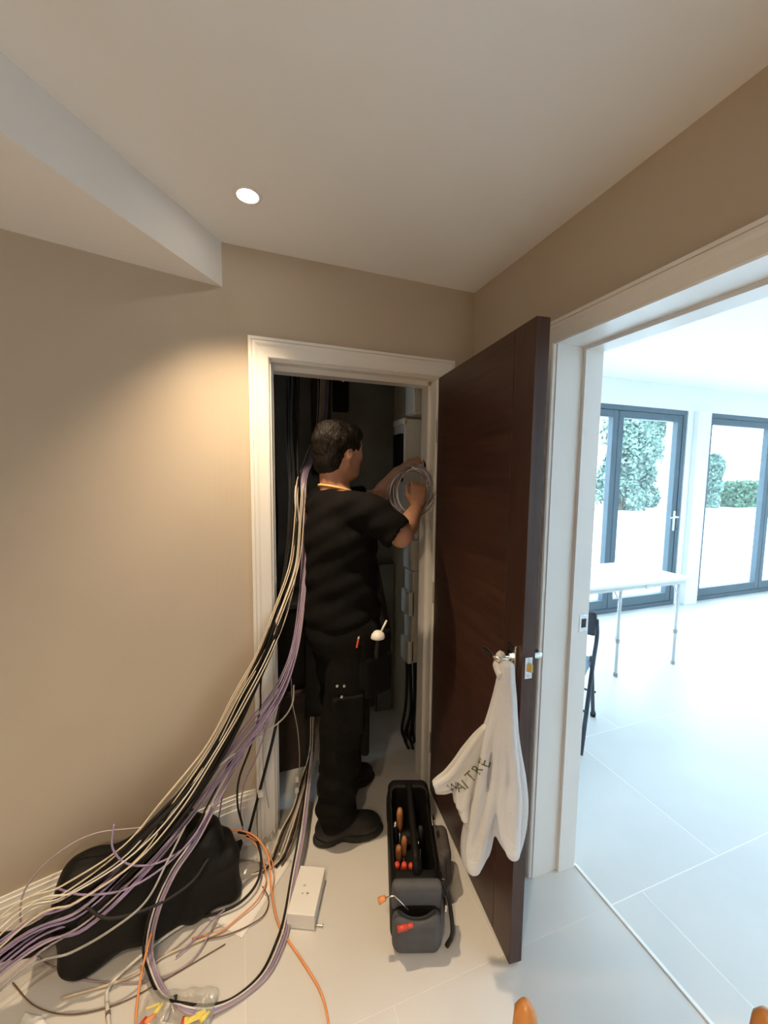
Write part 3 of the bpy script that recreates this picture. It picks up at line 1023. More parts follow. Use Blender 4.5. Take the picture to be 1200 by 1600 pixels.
# legs (under the trousers)
for hp, kn, an in ((HIPR, KNR, ANR), (HIPL, KNL, ANL)):
    bod.chain([hp, kn, an], [.078, .052, .038], .03)
    bod.cap(an, an + V3(.13, .0, -.035), .034, .026, .02)
# arms and hands
bod.chain([SHR, ELR], [.052, .042], .03); bod.chain([ELR, ELR * .65 + WRR * .35, WRR], [.042, .043, .028], .012)
bod.chain([SHL, ELL], [.052, .042], .03); bod.chain([ELL, ELL * .65 + WRL * .35, WRL], [.042, .042, .028], .012)
hand(bod, WRR, on_y(655, 750, -.01) - WRR, V3(-.25, -1.0, .1), -1,
     [(.75, .9, .5), (.65, .85, .5), (.6, .85, .5), (.55, .8, .5)], (.45, .75, .35))
hand(bod, WRL, on_y(652, 716, .12) - WRL, V3(-.1, -.35, .9), -1,
     [(.30, .45, .3), (.35, .55, .35), (.4, .6, .4), (.5, .7, .4)], (.65, .65, .55))
body = bod.build('body', M['skin'], person, 1)
for s_ in (1, -1):
    m = MB(); c = Hd(.079, s_ * .030, .012)
    m.lathe([(.0, -.0105), (.006, -.0088), (.0098, -.004), (.0105, 0), (.0098, .004), (.006, .0088), (.0, .0105)], c, 14); m.build('eye', M['eye'], person, True)

# hair: short, with a little quiff at the crown
hr = Field((HC[0] - .16, HC[1] - .15, HC[2] - .14), (HC[0] + .16, HC[1] + .15, HC[2] + .16), .0042)
hr.ell(Hd(-.016, 0, .036), (.112, .086, .090), .01, (hf, hl, hu_))
hr.ell(Hd(-.060, 0, -.030), (.055, .068, .075), .03, (hf, hl, hu_))
hr.ell(Hd(.045, 0, .080), (.050, .062, .036), .02, (hf, hl, hu_))
hr.ell(Hd(-.05, 0, .088), (.055, .058, .034), .02, (hf, hl, hu_))
# clear the face, ears and neck
hr.ell(Hd(.115, 0, -.022), (.080, .12, .092), .008, (hf, hl, hu_), cut=True)
hr.rbox(Hd(.075, 0, -.085), (.072, .14, .080), .02, .008, (hf, hl, hu_), cut=True)
for s_ in (1, -1):
    hr.ell(Hd(.0, s_ * .086, -.030), (.025, .022, .040), .006, (hf, hl, hu_), cut=True)
hr.warp(lambda X, Y, Z: .0022 * np.sin(170 * X + 60 * Z) * np.sin(150 * Y + 3 * np.sin(60 * Z)) + .002 * np.sin(75 * X + 90 * Y + 40 * Z))
hr.plane(Hd(-.06, 0, -.095), -hu_ + hf * .0)
hr.build('hair', M['hair'], person, 1)

# t-shirt
sh = Field((-.95, -.36, .86), (-.22, .36, 1.56), .0065)
sh.cap(B(-.035, -.115, 1.425), B(-.035, .115, 1.425), .066, .066, .05)
sh.cap(B(-.035, 0, 1.43), B(-.03, 0, 1.475), .082, .070, .03)
sh.ell(B(-.01, 0, 1.28), (.142, .190, .21), .05, (FW, LF, UPV))
sh.ell(B(.0, 0, 1.06), (.148, .186, .20), .07, (FW, LF, UPV))
sh.ell(B(-.005, 0, .95), (.150, .188, .13), .05, (FW, LF, UPV))
SLR = SHR + (ELR - SHR) * .86; SLL = SHL + (ELL - SHL) * .70
sh.chain([SHR, SLR], [.074, .068], .04); sh.chain([SHL, SLL], [.074, .068], .04)
sh.warp(lambda X, Y, Z: .0045 * np.sin(38 * Z + 14 * X + 9 * Y + 2.2 * np.sin(11 * X + 7 * Y)) * np.clip((1.36 - Z) * 3, .2, 1) + .0025 * np.sin(75 * Z - 30 * X + 25 * Y))
sh.plane((0, 0, .905), (0, 0, -1))
sh.plane(SLR, ELR - SHR) if False else None
sh.rbox(B(.02, 0, 1.545), (.11, .11, .065), .05, .01, (FW, LF, UPV), cut=True)
sh.cap(SLR + unit(ELR - SHR) * .055, SLR + unit(ELR - SHR) * .16, .075, .09, .006, cut=True)
sh.cap(SLL + unit(ELL - SHL) * .055, SLL + unit(ELL - SHL) * .16, .075, .09, .006, cut=True)
shirt = sh.build('t_shirt', M['shirt'], person, 1)
# orange cord round the neck, just above the collar
pts = []
for i in range(28):
    a = 2 * math.pi * i / 28
    pts.append(NB + V3(0, 0, .038) + FW * (.008 + math.cos(a) * .076) + LF * math.sin(a) * .078 + UPV * (-.020 * math.cos(a)))
tag(MB().tube(pts, .0052, 7, closed=True).build('neck_cord', M['lanyard'], person, True), 'thin orange cord round the neck')

# trousers with cargo pockets
tr_ = Field((-.95, -.36, .03), (-.36, .36, 1.06), .0065)
tr_.ell(B(.0, 0, .97), (.130, .170, .12), .04, (FW, LF, UPV))
tr_.ell(B(-.02, 0, .88), (.140, .172, .13), .05, (FW, LF, UPV))
for hp, kn, an in ((HIPR, KNR, ANR), (HIPL, KNL, ANL)):
    tr_.chain([hp + V3(0, 0, -.03), kn, an + V3(.005, 0, .03)], [.112, .088, .083], .03)
tr_.warp(lambda X, Y, Z: .005 * np.sin(34 * Z + 16 * X + 3 * np.sin(9 * Z + 12 * Y)) * np.clip((.95 - Z) * 2, .15, 1) + .003 * np.sin(60 * Z - 35 * X) * np.clip((.45 - Z) * 4, 0, 1.3))
tr_.plane((0, 0, .045), (0, 0, -1)); tr_.plane((0, 0, 1.03), (0, 0, 1))
trousers = tr_.build('trousers', M['trouser'], person, 1)
pk = Field((-.80, -.36, .40), (-.36, -.02, 1.0), .006)
pk.rbox(B(.035, -.180, .80), (.085, .022, .115), .018, .0, (FW, LF, UPV))
pk.rbox(B(.045, -.196, .73), (.070, .014, .085), .012, .01, (FW, LF, UPV))
pk.build('holster_pocket', M['pocket'], trousers, 1)
pk = Field((-.80, -.36, .30), (-.40, -.05, .75), .006)
pk.rbox(KNR + V3(.0, -.088, .09), (.065, .012, .085), .010, .0)
pk.build('thigh_pocket', M['pocket'], trousers, 1)
pk = Field((-.72, -.30, .30), (-.45, .05, .68), .006)
pk.rbox(KNR + V3(.078, -.01, .0), (.018, .07, .11), .014, .0)
pk.build('knee_patch', M['pocket'], trousers, 1)
for (a, b) in ((527, 1072), (538, 1072), (534, 1089)):
    c = on_y(a, b, -.222)
    m = MB(); m.lathe([(.0, -.003), (.0055, -.0015), (.0055, .003)], (0, 0, 0), 10, T=lambda x, y, z: (c[0] + x, c[1] + z, c[2] + y)); m.build('rivet', M['steel'], trousers)
c = on_y(553, 1142, -.213); m = MB(); m.rbox(c[0] - .013, c[0] + .013, c[1] - .002, c[1] + .002, c[2] - .004, c[2] + .004, .001); m.build('pocket_label', M['grey_cable'], trousers)
# boots
for an, ang in ((ANR, -.10), (ANL, .12)):
    f_ = V3(math.cos(ang), math.sin(ang), 0); l_ = V3(-math.sin(ang), math.cos(ang), 0)
    c0 = V3(an[0], an[1], 0)
    bt = Field(c0 - V3(.16, .16, .02), c0 + V3(.28, .16, .19), .005)
    bt.cap(c0 + UPV * .17 - f_ * .005, c0 + UPV * .07 - f_ * .015, .052, .056, .02)
    bt.ell(c0 + f_ * -.03 + UPV * .05, (.055, .043, .045), .02, (f_, l_, UPV))
    bt.ell(c0 + f_ * .065 + UPV * .055, (.085, .044, .045), .03, (f_, l_, UPV))
    bt.ell(c0 + f_ * .125 + UPV * .046, (.075, .050, .042), .02, (f_, l_, UPV))
    bt.plane((0, 0, .020), (0, 0, -1))
    boot = bt.build('boot', M['boot'], person, 1)
    so = Field(c0 - V3(.16, .16, .02), c0 + V3(.28, .16, .08), .005)
    so.ell(c0 + f_ * -.03 + UPV * .012, (.064, .046, .04), .015, (f_, l_, UPV))
    so.ell(c0 + f_ * .115 + UPV * .012, (.098, .054, .04), .03, (f_, l_, UPV))
    so.plane((0, 0, .028), (0, 0, 1)); so.plane((0, 0, .003), (0, 0, -1))
    so.build('sole', M['rubber'], boot, 1)

# things tucked into the pockets
c = on_y(590, 992, -.20)
t = thing('white_tool', (c[0], c[1], c[2]), 'white domed tool with a short rod poking out of the hip pocket', 'tool')
m = MB(); m.lathe([(.0, .024), (.014, .021), (.026, .012), (.031, .0), (.029, -.006), (.0, -.008)], (c[0], c[1], c[2] - .006), 18); m.build('head', M['tag'], t, True)
m = MB(); m.tube([(c[0] + .012, c[1], c[2] + .006), (c[0] + .042, c[1] + .01, c[2] + .052)], .0042, 8); m.build('rod', M['tag'], t, True)
m = MB(); m.tube([(c[0], c[1], c[2] - .012), (c[0] - .004, c[1] + .01, c[2] - .10)], .010, 8); m.build('grip', M['rubber'], t, True)
c = on_y(559, 1001, -.212)
t = thing('pocket_pencil', (c[0], c[1], c[2]), 'short red pencil standing in the trouser pocket', 'pencil')
m = MB(); m.tube([(c[0] - .004, c[1], c[2] - .028), (c[0] + .003, c[1], c[2] + .008)], .0042, 6); m.build('barrel', M['red'], t)
m = MB(); m.tube([(c[0] + .003, c[1], c[2] + .008), (c[0] + .005, c[1], c[2] + .017)], [.0042, .0012], 6); m.build('tip', M['print_pale'], t)

# --- coil of cable in the hands
CC = on_y(643, 768, .045)
coil = thing('cable_coil', CC, 'coil of mauve and white cable held in both hands', 'cable coil')
rv = unit(V3(.93, -.30, .12)); uv = unit(V3(.05, .20, .97)); nv = np.cross(rv, uv)
for i in range(13):
    a0 = rnd.uniform(0, 6.28); ra = .098 + rnd.uniform(-.022, .018); rb = .108 + rnd.uniform(-.015, .02)
    off = nv * rnd.uniform(-.028, .028) + rv * rnd.uniform(-.012, .012) + uv * rnd.uniform(-.010, .006)
    w1, w2 = rnd.uniform(-.02, .02), rnd.uniform(-.02, .02)
    pts = []
    for k in range(40):
        a = 2 * math.pi * k / 40
        pts.append(CC + off + rv * math.cos(a) * ra + uv * math.sin(a) * rb + nv * (w1 * math.cos(a + a0) + w2 * math.sin(2 * a)))
    MB().tube(pts, .0032, 6, closed=True).build('loop', (M['mauve_cable'], M['mauve_cable'], M['white_cable'], M['grey_cable'])[i % 4], coil, True)
for (a, b, c_, d_) in ((659, 766, 672, 757), (672, 800, 678, 785), (666, 795, 679, 780), (667, 812, 671, 832), (644, 730, 658, 738)):
    p, q = on_y(a, b, -.02), on_y(c_, d_, -.01)
    MB().tube([p, q], .0042, 6).build('cable_end', M['tag'], coil, True)
p = on_y(661, 728, .06)
t = thing('hand_cutter', p, 'small dark cutter pointing up from the fingers', 'cutter')
m = MB(); m.tube([p + V3(.03, .0, -.02), p + V3(.012, 0, .0), p + V3(.0, 0, .03)], [.008, .007, .001], 7); m.build('blade', M['rubber'], t)
m = MB(); m.tube([p + V3(.03, 0, -.02), p + V3(.045, .01, -.055)], [.008, .009], 7); m.build('grip', M['amber'], t)
#==BAGS==
# --- white carrier bag hanging from the lever
G_ = V3(*D(.676, -.036, ZH))
vh = unit(V3(G_[0] - CAM[0], G_[1] - CAM[1], 0)); gd = (G_ - CAM) @ vh


def pb(x, y, toward=0.0):
    d = _ray(x, y); return CAM + d * ((gd - toward) / (d @ vh))


cr = V3(vh[1], -vh[0], 0)
carrier = thing('carrier_bag', (G_[0], G_[1], .25), 'crumpled white plastic carrier bag hanging from the door handle', 'carrier bag')
AX = (cr, vh, UPV)
FB = (np.minimum.reduce([pb(660, 1100, .2), pb(840, 1400, .2), pb(660, 1400, -.05)]) - .04, np.maximum.reduce([pb(840, 1000, .0), pb(660, 1000, -.05)]) + .05)


def lobe(bg, x, y, rx, rd, rz, tw, k=.03, lean=0.0):
    ax = (unit(cr + UPV * lean), vh, unit(UPV - cr * lean))
    bg.ell(pb(x, y, tw), (rx, rd, rz), k, ax)


def tri(t):
    return np.abs(((t / math.pi) % 2) - 1) * 2 - 1


def folds(ph, amp):
    def f(X, Y, Z):
        a = (X - G_[0]) * cr[0] + (Y - G_[1]) * cr[1]
        b = (X - G_[0]) * vh[0] + (Y - G_[1]) * vh[1]
        h = np.clip(ZH - Z, .02, 1)
        fan = a / (h * .85 + .05)
        g = np.clip(h * 3, .2, 1)
        return amp * g * (.0075 * tri(13 * fan + ph + 1.2 * np.sin(9 * Z) + 14 * b) + .0035 * tri(31 * fan + 2 * ph + 11 * Z)
                          + .0035 * tri(26 * Z + 22 * a + ph) * np.clip((h - .15) * 4, 0, 1) + .0022 * tri(70 * a - 48 * Z + 30 * b))
    return f


def lerp_line(L, u):
    n = len(L) - 1; k = min(int(u * n), n - 1); f = u * n - k
    return np.array(L[k]) * (1 - f) + np.array(L[k + 1]) * f


def drape(field, left, right, count, depth, r0, r1, wob, k, seed):
    """a gathered film: strands from one edge line to the other, alternately nearer and farther, melted into one skin"""
    g = random.Random(seed)
    for i in range(count):
        t = i / (count - 1)
        pts, rs = [], []
        jit = g.uniform(-.5, .5) * wob
        for q in range(9):
            u = q / 8
            a = lerp_line(left, u) * (1 - t) + lerp_line(right, u) * t
            puff = math.sin(math.pi * min(t * 1.0, 1)) * .03 * u
            sg = (1 if i % 2 else -1) * wob * (.25 + .75 * min(1, u * 1.6)) + jit
            pts.append(pb(a[0], a[1], depth[0] + (depth[1] - depth[0]) * u + puff + sg)); rs.append(r0 + (r1 - r0) * u)
        keep = field.V
        field.V = np.full(field.n, .2, np.float32)
        field.chain(spline(pts, 3), np.interp(np.linspace(0, 1, 25), np.linspace(0, 1, 9), rs), 0)
        one = field.V; field.V = keep
        field.merge((slice(None),) * 3, one, k)


bg = Field(FB[0], FB[1], .0034)
# left-hand corner, right-hand corner of the hanging front
drape(bg, [(786, 1042), (776, 1085), (765, 1125), (754, 1160), (744, 1215), (735, 1265), (728, 1310), (729, 1340), (736, 1356)],
      [(792, 1042), (789, 1085), (787, 1125), (786, 1160), (784, 1215), (778, 1260), (766, 1300), (756, 1330), (744, 1352)], 5, (.03, .10), .011, .016, .017, .012, 3)
drape(bg, [(790, 1042), (787, 1085), (785, 1125), (784, 1160), (781, 1215), (775, 1262), (777, 1290), (786, 1312), (799, 1330)],
      [(797, 1042), (801, 1085), (803, 1125), (805, 1160), (813, 1210), (818, 1250), (816, 1285), (811, 1312), (804, 1334)], 5, (.03, .10), .011, .016, .017, .012, 5)
lobe(bg, 799, 1262, .026, .040, .085, .085, .02)
lobe(bg, 750, 1290, .024, .034, .085, .08, .02, .2)
bg.cap(pb(772, 1345, .10), pb(773, 1300, .16), .010, .002, .010, cut=True)
bg.warp(folds(.4, .20))
bgo = bg.build('bag', M['carrier'], carrier, 1)
bg = Field(FB[0], FB[1], .0034)
drape(bg, [(757, 1136), (745, 1148), (733, 1162), (722, 1176), (711, 1192), (702, 1203), (694, 1211), (685, 1217), (679, 1222)],
      [(756, 1150), (748, 1170), (740, 1188), (731, 1203), (722, 1217), (713, 1227), (704, 1233), (695, 1236), (684, 1236)], 5, (.05, .06), .010, .010, .009, .008, 8)
drape(bg, [(756, 1150), (746, 1168), (737, 1185), (728, 1200), (722, 1212), (717, 1222), (714, 1232), (713, 1242), (714, 1250)],
      [(757, 1150), (752, 1175), (748, 1200), (745, 1220), (742, 1240), (739, 1258), (737, 1272), (736, 1285), (735, 1297)], 6, (.05, .07), .010, .011, .010, .008, 11)
bg.warp(folds(2.1, .18))
bgs = bg.build('bag_side', M['carrier'], carrier, 1)
# handle loop over the lever
lp_ = spline([pb(784, 1058, .05), D(.676, -.050, ZH - .02), D(.676, -.040, ZH + .012), D(.676, -.028, ZH - .02), pb(792, 1058, .04)], 6)
m = MB(); m.tube(lp_, [.012 if 6 > abs(i - 12) else .014 for i in range(len(lp_))], 8)
m.build('bag_handle', M['carrier'], carrier, True)
# lettering printed on the bag
bvh = None
vv, pp = [], []
for o_ in (bgo, bgs):
    b_ = len(vv); vv += [v.co for v in o_.data.vertices]; pp += [[b_ + q for q in p.vertices] for p in o_.data.polygons]
bvh = BVHTree.FromPolygons(vv, pp)
fc = None
for ch, x, y, size, rot in (('W', 708, 1230, .026, .55), ('A', 719, 1230, .034, .60), ('I', 727, 1226, .036, .75), ('T', 736, 1214, .036, .90), ('R', 746, 1203, .034, 1.1), ('E', 758, 1193, .040, 1.35)):
    cu = bpy.data.curves.new('glyph', 'FONT'); cu.body = ch; cu.size = 1.0; cu.align_x = 'CENTER'; cu.align_y = 'CENTER'
    to = bpy.data.objects.new('glyph', cu); COL.objects.link(to)
    bpy.context.view_layer.update()
    me = bpy.data.meshes.new_from_object(to.evaluated_get(bpy.context.evaluated_depsgraph_get()))
    bpy.data.objects.remove(to, do_unlink=True)
    bm = bmesh.new(); bm.from_mesh(me)
    bmesh.ops.subdivide_edges(bm, edges=list(bm.edges), cuts=2)
    ok = True
    for v in bm.verts:
        a, b = v.co.x * size, v.co.y * size
        a, b = a * math.cos(rot) - b * math.sin(rot), a * math.sin(rot) + b * math.cos(rot)
        p = pb(x, y, .3) + cr * a + UPV * b
        dr = unit(p - CAM)
        hit = bvh.ray_cast(Vector(p), Vector(dr))
        if hit[0] is None:
            v.co = Vector(pb(x, y, .11) + cr * a + UPV * b); continue
        v.co = hit[0] - Vector(dr) * .0022
    if ok:
        m2 = bpy.data.meshes.new('letter'); bm.to_mesh(m2); link('letter', m2, M['green_ink'], bgo)
    bm.free()

# --- open tool bag on the floor
TB0 = V3(-.455, -.410, 0); tba = math.atan2(.34, .12) - math.pi / 2   # long axis towards the back wall
TB = frame2(TB0, math.atan2(.345, .115))


def TBv(a, b, z):
    return V3(*TB(a, b, z))


tl = V3(*TB(1, 0, 0)) - V3(*TB(0, 0, 0)); tw_ = V3(*TB(0, 1, 0)) - V3(*TB(0, 0, 0))
tb = thing('tool_bag', (TB0[0], TB0[1], 0), 'open black tool bag with a grey end pocket on the tiled floor', 'tool bag')
f_ = Field(TB0 - V3(.30, .32, .02), TB0 + V3(.30, .32, .34), .005)
f_.rbox(TBv(.0, 0, .115), (.205, .085, .112), .03, .0, (tl, tw_, UPV))
f_.rbox(TBv(.155, 0, .20), (.05, .085, .075), .03, .02, (tl, tw_, UPV))
f_.rbox(TBv(.0, 0, .22), (.150, .068, .15), .02, .006, (tl, tw_, UPV), cut=True)
f_.plane((0, 0, .004), (0, 0, -1))
f_.build('body', M['bag_black'], tb, 1)
f_ = Field(TB0 - V3(.34, .34, .02), TB0 + V3(.30, .30, .30), .005)
f_.rbox(TBv(-.180, 0, .125), (.018, .082, .115), .016, .0, (unit(tl + UPV * .22), tw_, unit(UPV - tl * .22)))
f_.build('end_panel', M['bag_grey'], tb, 1)
f_ = Field(TB0 - V3(.36, .36, .02), TB0 + V3(.30, .30, .30), .005)
f_.rbox(TBv(-.212, 0, .075), (.030, .080, .072), .028, .0, (unit(tl + UPV * .15), tw_, unit(UPV - tl * .15)))
f_.ell(TBv(-.212, .0, .165), (.024, .062, .055), .012, (tl, tw_, UPV), cut=True)
f_.plane((0, 0, .004), (0, 0, -1))
f_.build('end_pocket', M['bag_grey'], tb, 1)
f_ = Field(TB0 - V3(.34, .34, .02), TB0 + V3(.34, .34, .30), .005)
f_.rbox(TBv(.015, -.122, .105), (.066, .024, .075), .022, .0, (tl, tw_, UPV))
f_.rbox(TBv(.01, -.102, .09), (.08, .022, .08), .018, .0, (tl, tw_, UPV))
f_.build('side_pouch', M['bag_taupe'], tb, 1)
m = MB(); m.tube(spline([TBv(-.165, 0, .20), TBv(-.158, 0, .262), TBv(-.12, 0, .278), TBv(.12, 0, .285), TBv(.165, 0, .268), TBv(.172, 0, .22)], 8), .0125, 10); m.build('carry_handle', M['bag_black'], tb, True)
m = MB(); m.tube(spline([TBv(-.17, -.09, .20), TBv(-.16, -.115, .12), TBv(-.20, -.12, .05), TBv(-.21, -.10, .012)], 8), .007, 8); m.build('strap', M['rubber'], tb, True)
for (a, b, z) in ((.03, -.088, .235), (-.15, -.093, .19), (-.19, -.096, .14)):
    m = MB(); m.rbox(-.014, .014, -.004, .004, -.012, .012, .002, T=lambda x, y, zz: tuple(TBv(a, b, z) + tl * x + tw_ * y + UPV * zz)); m.build('buckle', M['chrome'], tb)


def hand_tool(name, label, cat, a, b, mat_, lean, rod=True, zt=.235, r=.010, pair=False):
    t = thing(name, TBv(a, b, .03), label, cat, 'hand tools in the tool bag')
    top = TBv(a + lean, b, zt)
    base = TBv(a, b, .045)
    mid = base * .45 + top * .55
    if pair:
        for s_ in (-1, 1):
            m = MB(); m.tube(spline([mid, mid * .6 + top * .4 + tw_ * s_ * .014, top + tw_ * s_ * .012], 5), [.007, .007, .008, .008, .009, .009, .010, .010, .010, .010, .008], 8); m.build('grip', mat_, t, True)
        m = MB(); m.tube([base, mid], [.004, .010], 8); m.build('jaws', M['steel'], t, True)
        m = MB(); m.tube([mid - tw_ * .006, mid + tw_ * .006], .007, 10); m.build('pivot', M['steel'], t, True)
    else:
        m = MB(); m.tube([mid, mid * .75 + top * .25, mid * .2 + top * .8, top], [r * .6, r, r * 1.1, r * .7], 9); m.build('handle', mat_, t, True)
        m = MB(); m.tube([base, mid], .0032, 7); m.build('shaft', M['steel'], t, True)


hand_tool('pliers', 'red handled pliers nearest the grey end pocket', 'pliers', -.10, .048, M['red'], -.02, pair=True, zt=.215)
hand_tool('pliers', 'red handled cutters beside the carry handle in the tool bag', 'pliers', -.085, .024, M['red'], -.03, pair=True, zt=.205)
hand_tool('screwdriver', 'amber screwdriver in the middle of the tool bag', 'screwdriver', -.02, .030, M['amber'], -.02)
hand_tool('screwdriver', 'copper coloured screwdriver beside the red pliers', 'screwdriver', -.045, .052, M['amber'], -.02, zt=.225)
hand_tool('screwdriver', 'brown screwdriver deepest in the tool bag', 'screwdriver', .055, .040, M['amber'], .02, zt=.245, r=.012)
hand_tool('chisel', 'short steel bladed chisel against the left side of the tool bag', 'chisel', .01, .060, M['chrome'], .01, zt=.24, r=.007)
hand_tool('screwdriver', 'black screwdriver right of the carry handle', 'screwdriver', .0, -.035, M['rubber'], .01, zt=.23)
hand_tool('test_pen', 'slim bright test pen right of the carry handle', 'test pen', -.04, -.022, M['chrome'], .01, zt=.21, r=.005)
# knife with orange handle and folded steel arm lying across the end pocket
t = thing('folding_saw', TBv(-.22, .06, .17), 'thin steel tool with an orange handle lying across the grey end pocket', 'tool')
m = MB(); m.tube([on_z(592, 1408, .190), on_z(602, 1403, .200)], [.010, .008], 8); m.build('grip', M['orange_cable'], t, True)
m = MB(); m.tube([on_z(602, 1403, .200), on_z(616, 1399, .210), on_z(638, 1421, .166)], .0026, 7); m.build('blade', M['chrome'], t, True)
t = thing('marker_pen', TBv(-.235, -.0, .14), 'red capped marker lying in the grey end pocket', 'marker')
m = MB(); m.tube([on_z(621, 1452, .126), on_z(636, 1448, .130)], .0085, 9); m.build('cap', M['red'], t, True)
m = MB(); m.tube([on_z(636, 1448, .130), on_z(645, 1445, .132)], .0070, 9); m.build('barrel', M['red'], t, True)

# --- white carton
q = [on_z(x, y, .058) for x, y in ((470, 1352), (507, 1356), (493, 1430), (447, 1427))]
cx_ = sum(q) / 4
t = thing('white_carton', (cx_[0], cx_[1], 0), 'small white cardboard box with tiny print on its lid', 'box')
ux = unit((q[1] - q[0]) + (q[2] - q[3])); uy = unit(V3(-ux[1], ux[0], 0))
bw_, bl_ = .5 * np.linalg.norm(q[1] - q[0]) * .5 + .5 * np.linalg.norm(q[2] - q[3]) * .5, .5 * abs((q[0] - q[3]) @ uy)


def CT(x, y, z):
    return tuple(V3(cx_[0], cx_[1], 0) + ux * x + uy * y + UPV * z)


m = MB(); m.rbox(-bw_ + .002, bw_ - .002, -bl_ + .002, bl_ - .002, .0005, .045, .002, CT); m.build('tray', M['card_white'], t)
m = MB(); m.rbox(-bw_, bw_, -bl_, bl_, .012, .058, .0025, CT); m.build('lid', M['card_white'], t)
for (a, b, w_, h_, mm) in ((-.012, -.016, .003, .006, 'print'), (.006, -.014, .007, .005, 'print'), (.004, -.020, .006, .002, 'print_pale'), (-.012, .012, .010, .008, 'print_pale')):
    m = MB(); m.box(a - w_ / 2, a + w_ / 2, b - h_ / 2, b + h_ / 2, .058, .0584, CT); m.build('print_mark', M[mm], t)
p = on_z(498, 1446, .006)
t = thing('loose_screw', p, 'single screw lying beside the white carton', 'screw')
m = MB(); m.tube([p - ux * .012, p + ux * .012], [.0016, .003], 7); m.build('shank', M['steel'], t)
m = MB(); m.tube([p + ux * .012, p + ux * .015], [.0058, .0062], 9); m.build('head', M['steel'], t)


# --- papers and films on the floor
def sheet(name, pix, z, th, mat_, label, cat, n=10, wob=.004):
    c = [on_z(x, y, z) for x, y in pix]
    m = MB(); vs = []
    for lay in (0, 1):
        for i in range(n + 1):
            for j in range(n + 1):
                a, b = i / n, j / n
                p = (c[0] * (1 - a) + c[1] * a) * (1 - b) + (c[3] * (1 - a) + c[2] * a) * b
                e = abs(wob * (math.sin(7 * a + 3 * b + pix[0][0]) * math.sin(5 * b + 2 * a) + .5 * math.sin(13 * a - 9 * b)))
                vs.append(V3(p[0], p[1], z + e + th * lay))
    N = (n + 1) ** 2
    fs = []
    for i in range(n):
        for j in range(n):
            a = i * (n + 1) + j; b = a + 1; d = a + n + 1; e = d + 1
            fs.append((a, d, e, b)); fs.append((N + a, N + b, N + e, N + d))
    rim = [i * (n + 1) for i in range(n + 1)] + [n * (n + 1) + j for j in range(1, n + 1)] + [i * (n + 1) + n for i in range(n - 1, -1, -1)] + list(range(n - 1, 0, -1))
    for i in range(len(rim)):
        a, b = rim[i], rim[(i + 1) % len(rim)]
        fs.append((a, b, N + b, N + a))
    m.add(vs, fs)
    return tag(m.build(name, mat_, None, True), label, cat)


sheet('paper_sheet', ((322, 1432), (378, 1467), (456, 1345), (405, 1330)), .001, .0008, M['paper'], 'white paper sheet on the floor under the grey plastic sleeve', 'paper', wob=.002)
sheet('plastic_sleeve', ((305, 1425), (352, 1412), (420, 1352), (352, 1338)), .008, .002, M['silver_film'], 'crumpled grey plastic sleeve lying over the paper sheet', 'plastic sleeve', 14, .014)
sheet('paper_scrap', ((22, 1612), (85, 1620), (66, 1588), (38, 1582)), .001, .001, M['paper'], 'small white paper scrap at the lower left edge', 'paper', wob=.003)
sheet('plastic_wrap', ((400, 1345), (440, 1350), (452, 1300), (420, 1290)), .004, .002, M['clear_film'], 'ball of clear wrapping by the foot of the doorframe', 'plastic wrap', 14, .03)
# packet of small fixings
c = on_z(275, 1590, .0)
t = thing('fixings_packet', (c[0], c[1], 0), 'clear packet of yellow and red fixings at the bottom edge', 'packet')
pk = [on_z(x, y, .004) for x, y in ((212, 1605), (335, 1600), (338, 1567), (225, 1566))]
fx = Field(np.minimum.reduce(pk) - V3(.05, .05, .01), np.maximum.reduce(pk) + V3(.05, .05, .05), .004)
pc = sum(pk) / 4; pa_ = unit(pk[1] - pk[0]); pn_ = V3(-pa_[1], pa_[0], 0)
fx.rbox(pc + V3(0, 0, .014), (.105, .045, .013), .012, .0, (pa_, pn_, UPV))
fx.ell(pc + pa_ * .05 + V3(0, 0, .016), (.05, .035, .017), .015, (pa_, pn_, UPV)); fx.ell(pc - pa_ * .05 + V3(0, 0, .016), (.045, .035, .019), .015, (pa_, pn_, UPV))
fx.warp(lambda X, Y, Z: .003 * np.sin(90 * X + 40 * Y) * np.sin(70 * Y - 30 * X))
fx.plane((0, 0, .002), (0, 0, -1))
fx.build('pouch', M['clear_film'], t, 1)
for (x, y, mm, r_) in ((235, 1592, 'orange_cable', .3), (222, 1600, 'red', .9), (262, 1585, 'grey_cable', 1.2), (300, 1592, 'yellow', .2), (320, 1588, 'yellow', .5), (285, 1600, 'red', 1.4), (248, 1576, 'yellow', .7)):
    p = on_z(x, y, .034); dx = V3(math.cos(r_), math.sin(r_), .1) * .014
    m = MB(); m.tube([p - dx, p - dx * .4, p + dx], [.006, .0075, .004], 8); m.build('fixing', M[mm], t, True)
for (x0_, y0_, x1_, y1_, mm) in ((283, 1578, 322, 1606, 'yellow'), (228, 1568, 250, 1580, 'yellow')):
    a, b = on_z(x0_, y1_, .034), on_z(x1_, y0_, .034)
    m = MB(); m.rbox(min(a[0], b[0]), max(a[0], b[0]), min(a[1], b[1]), max(a[1], b[1]), .037, .0385, .0005); m.build('label_card', M[mm], t)
p = on_z(271, 1562, .03); m = MB(); m.rbox(p[0] - .010, p[0] + .010, p[1] - .008, p[1] + .008, .02, .036, .003); m.build('clip', M['rubber'], t)

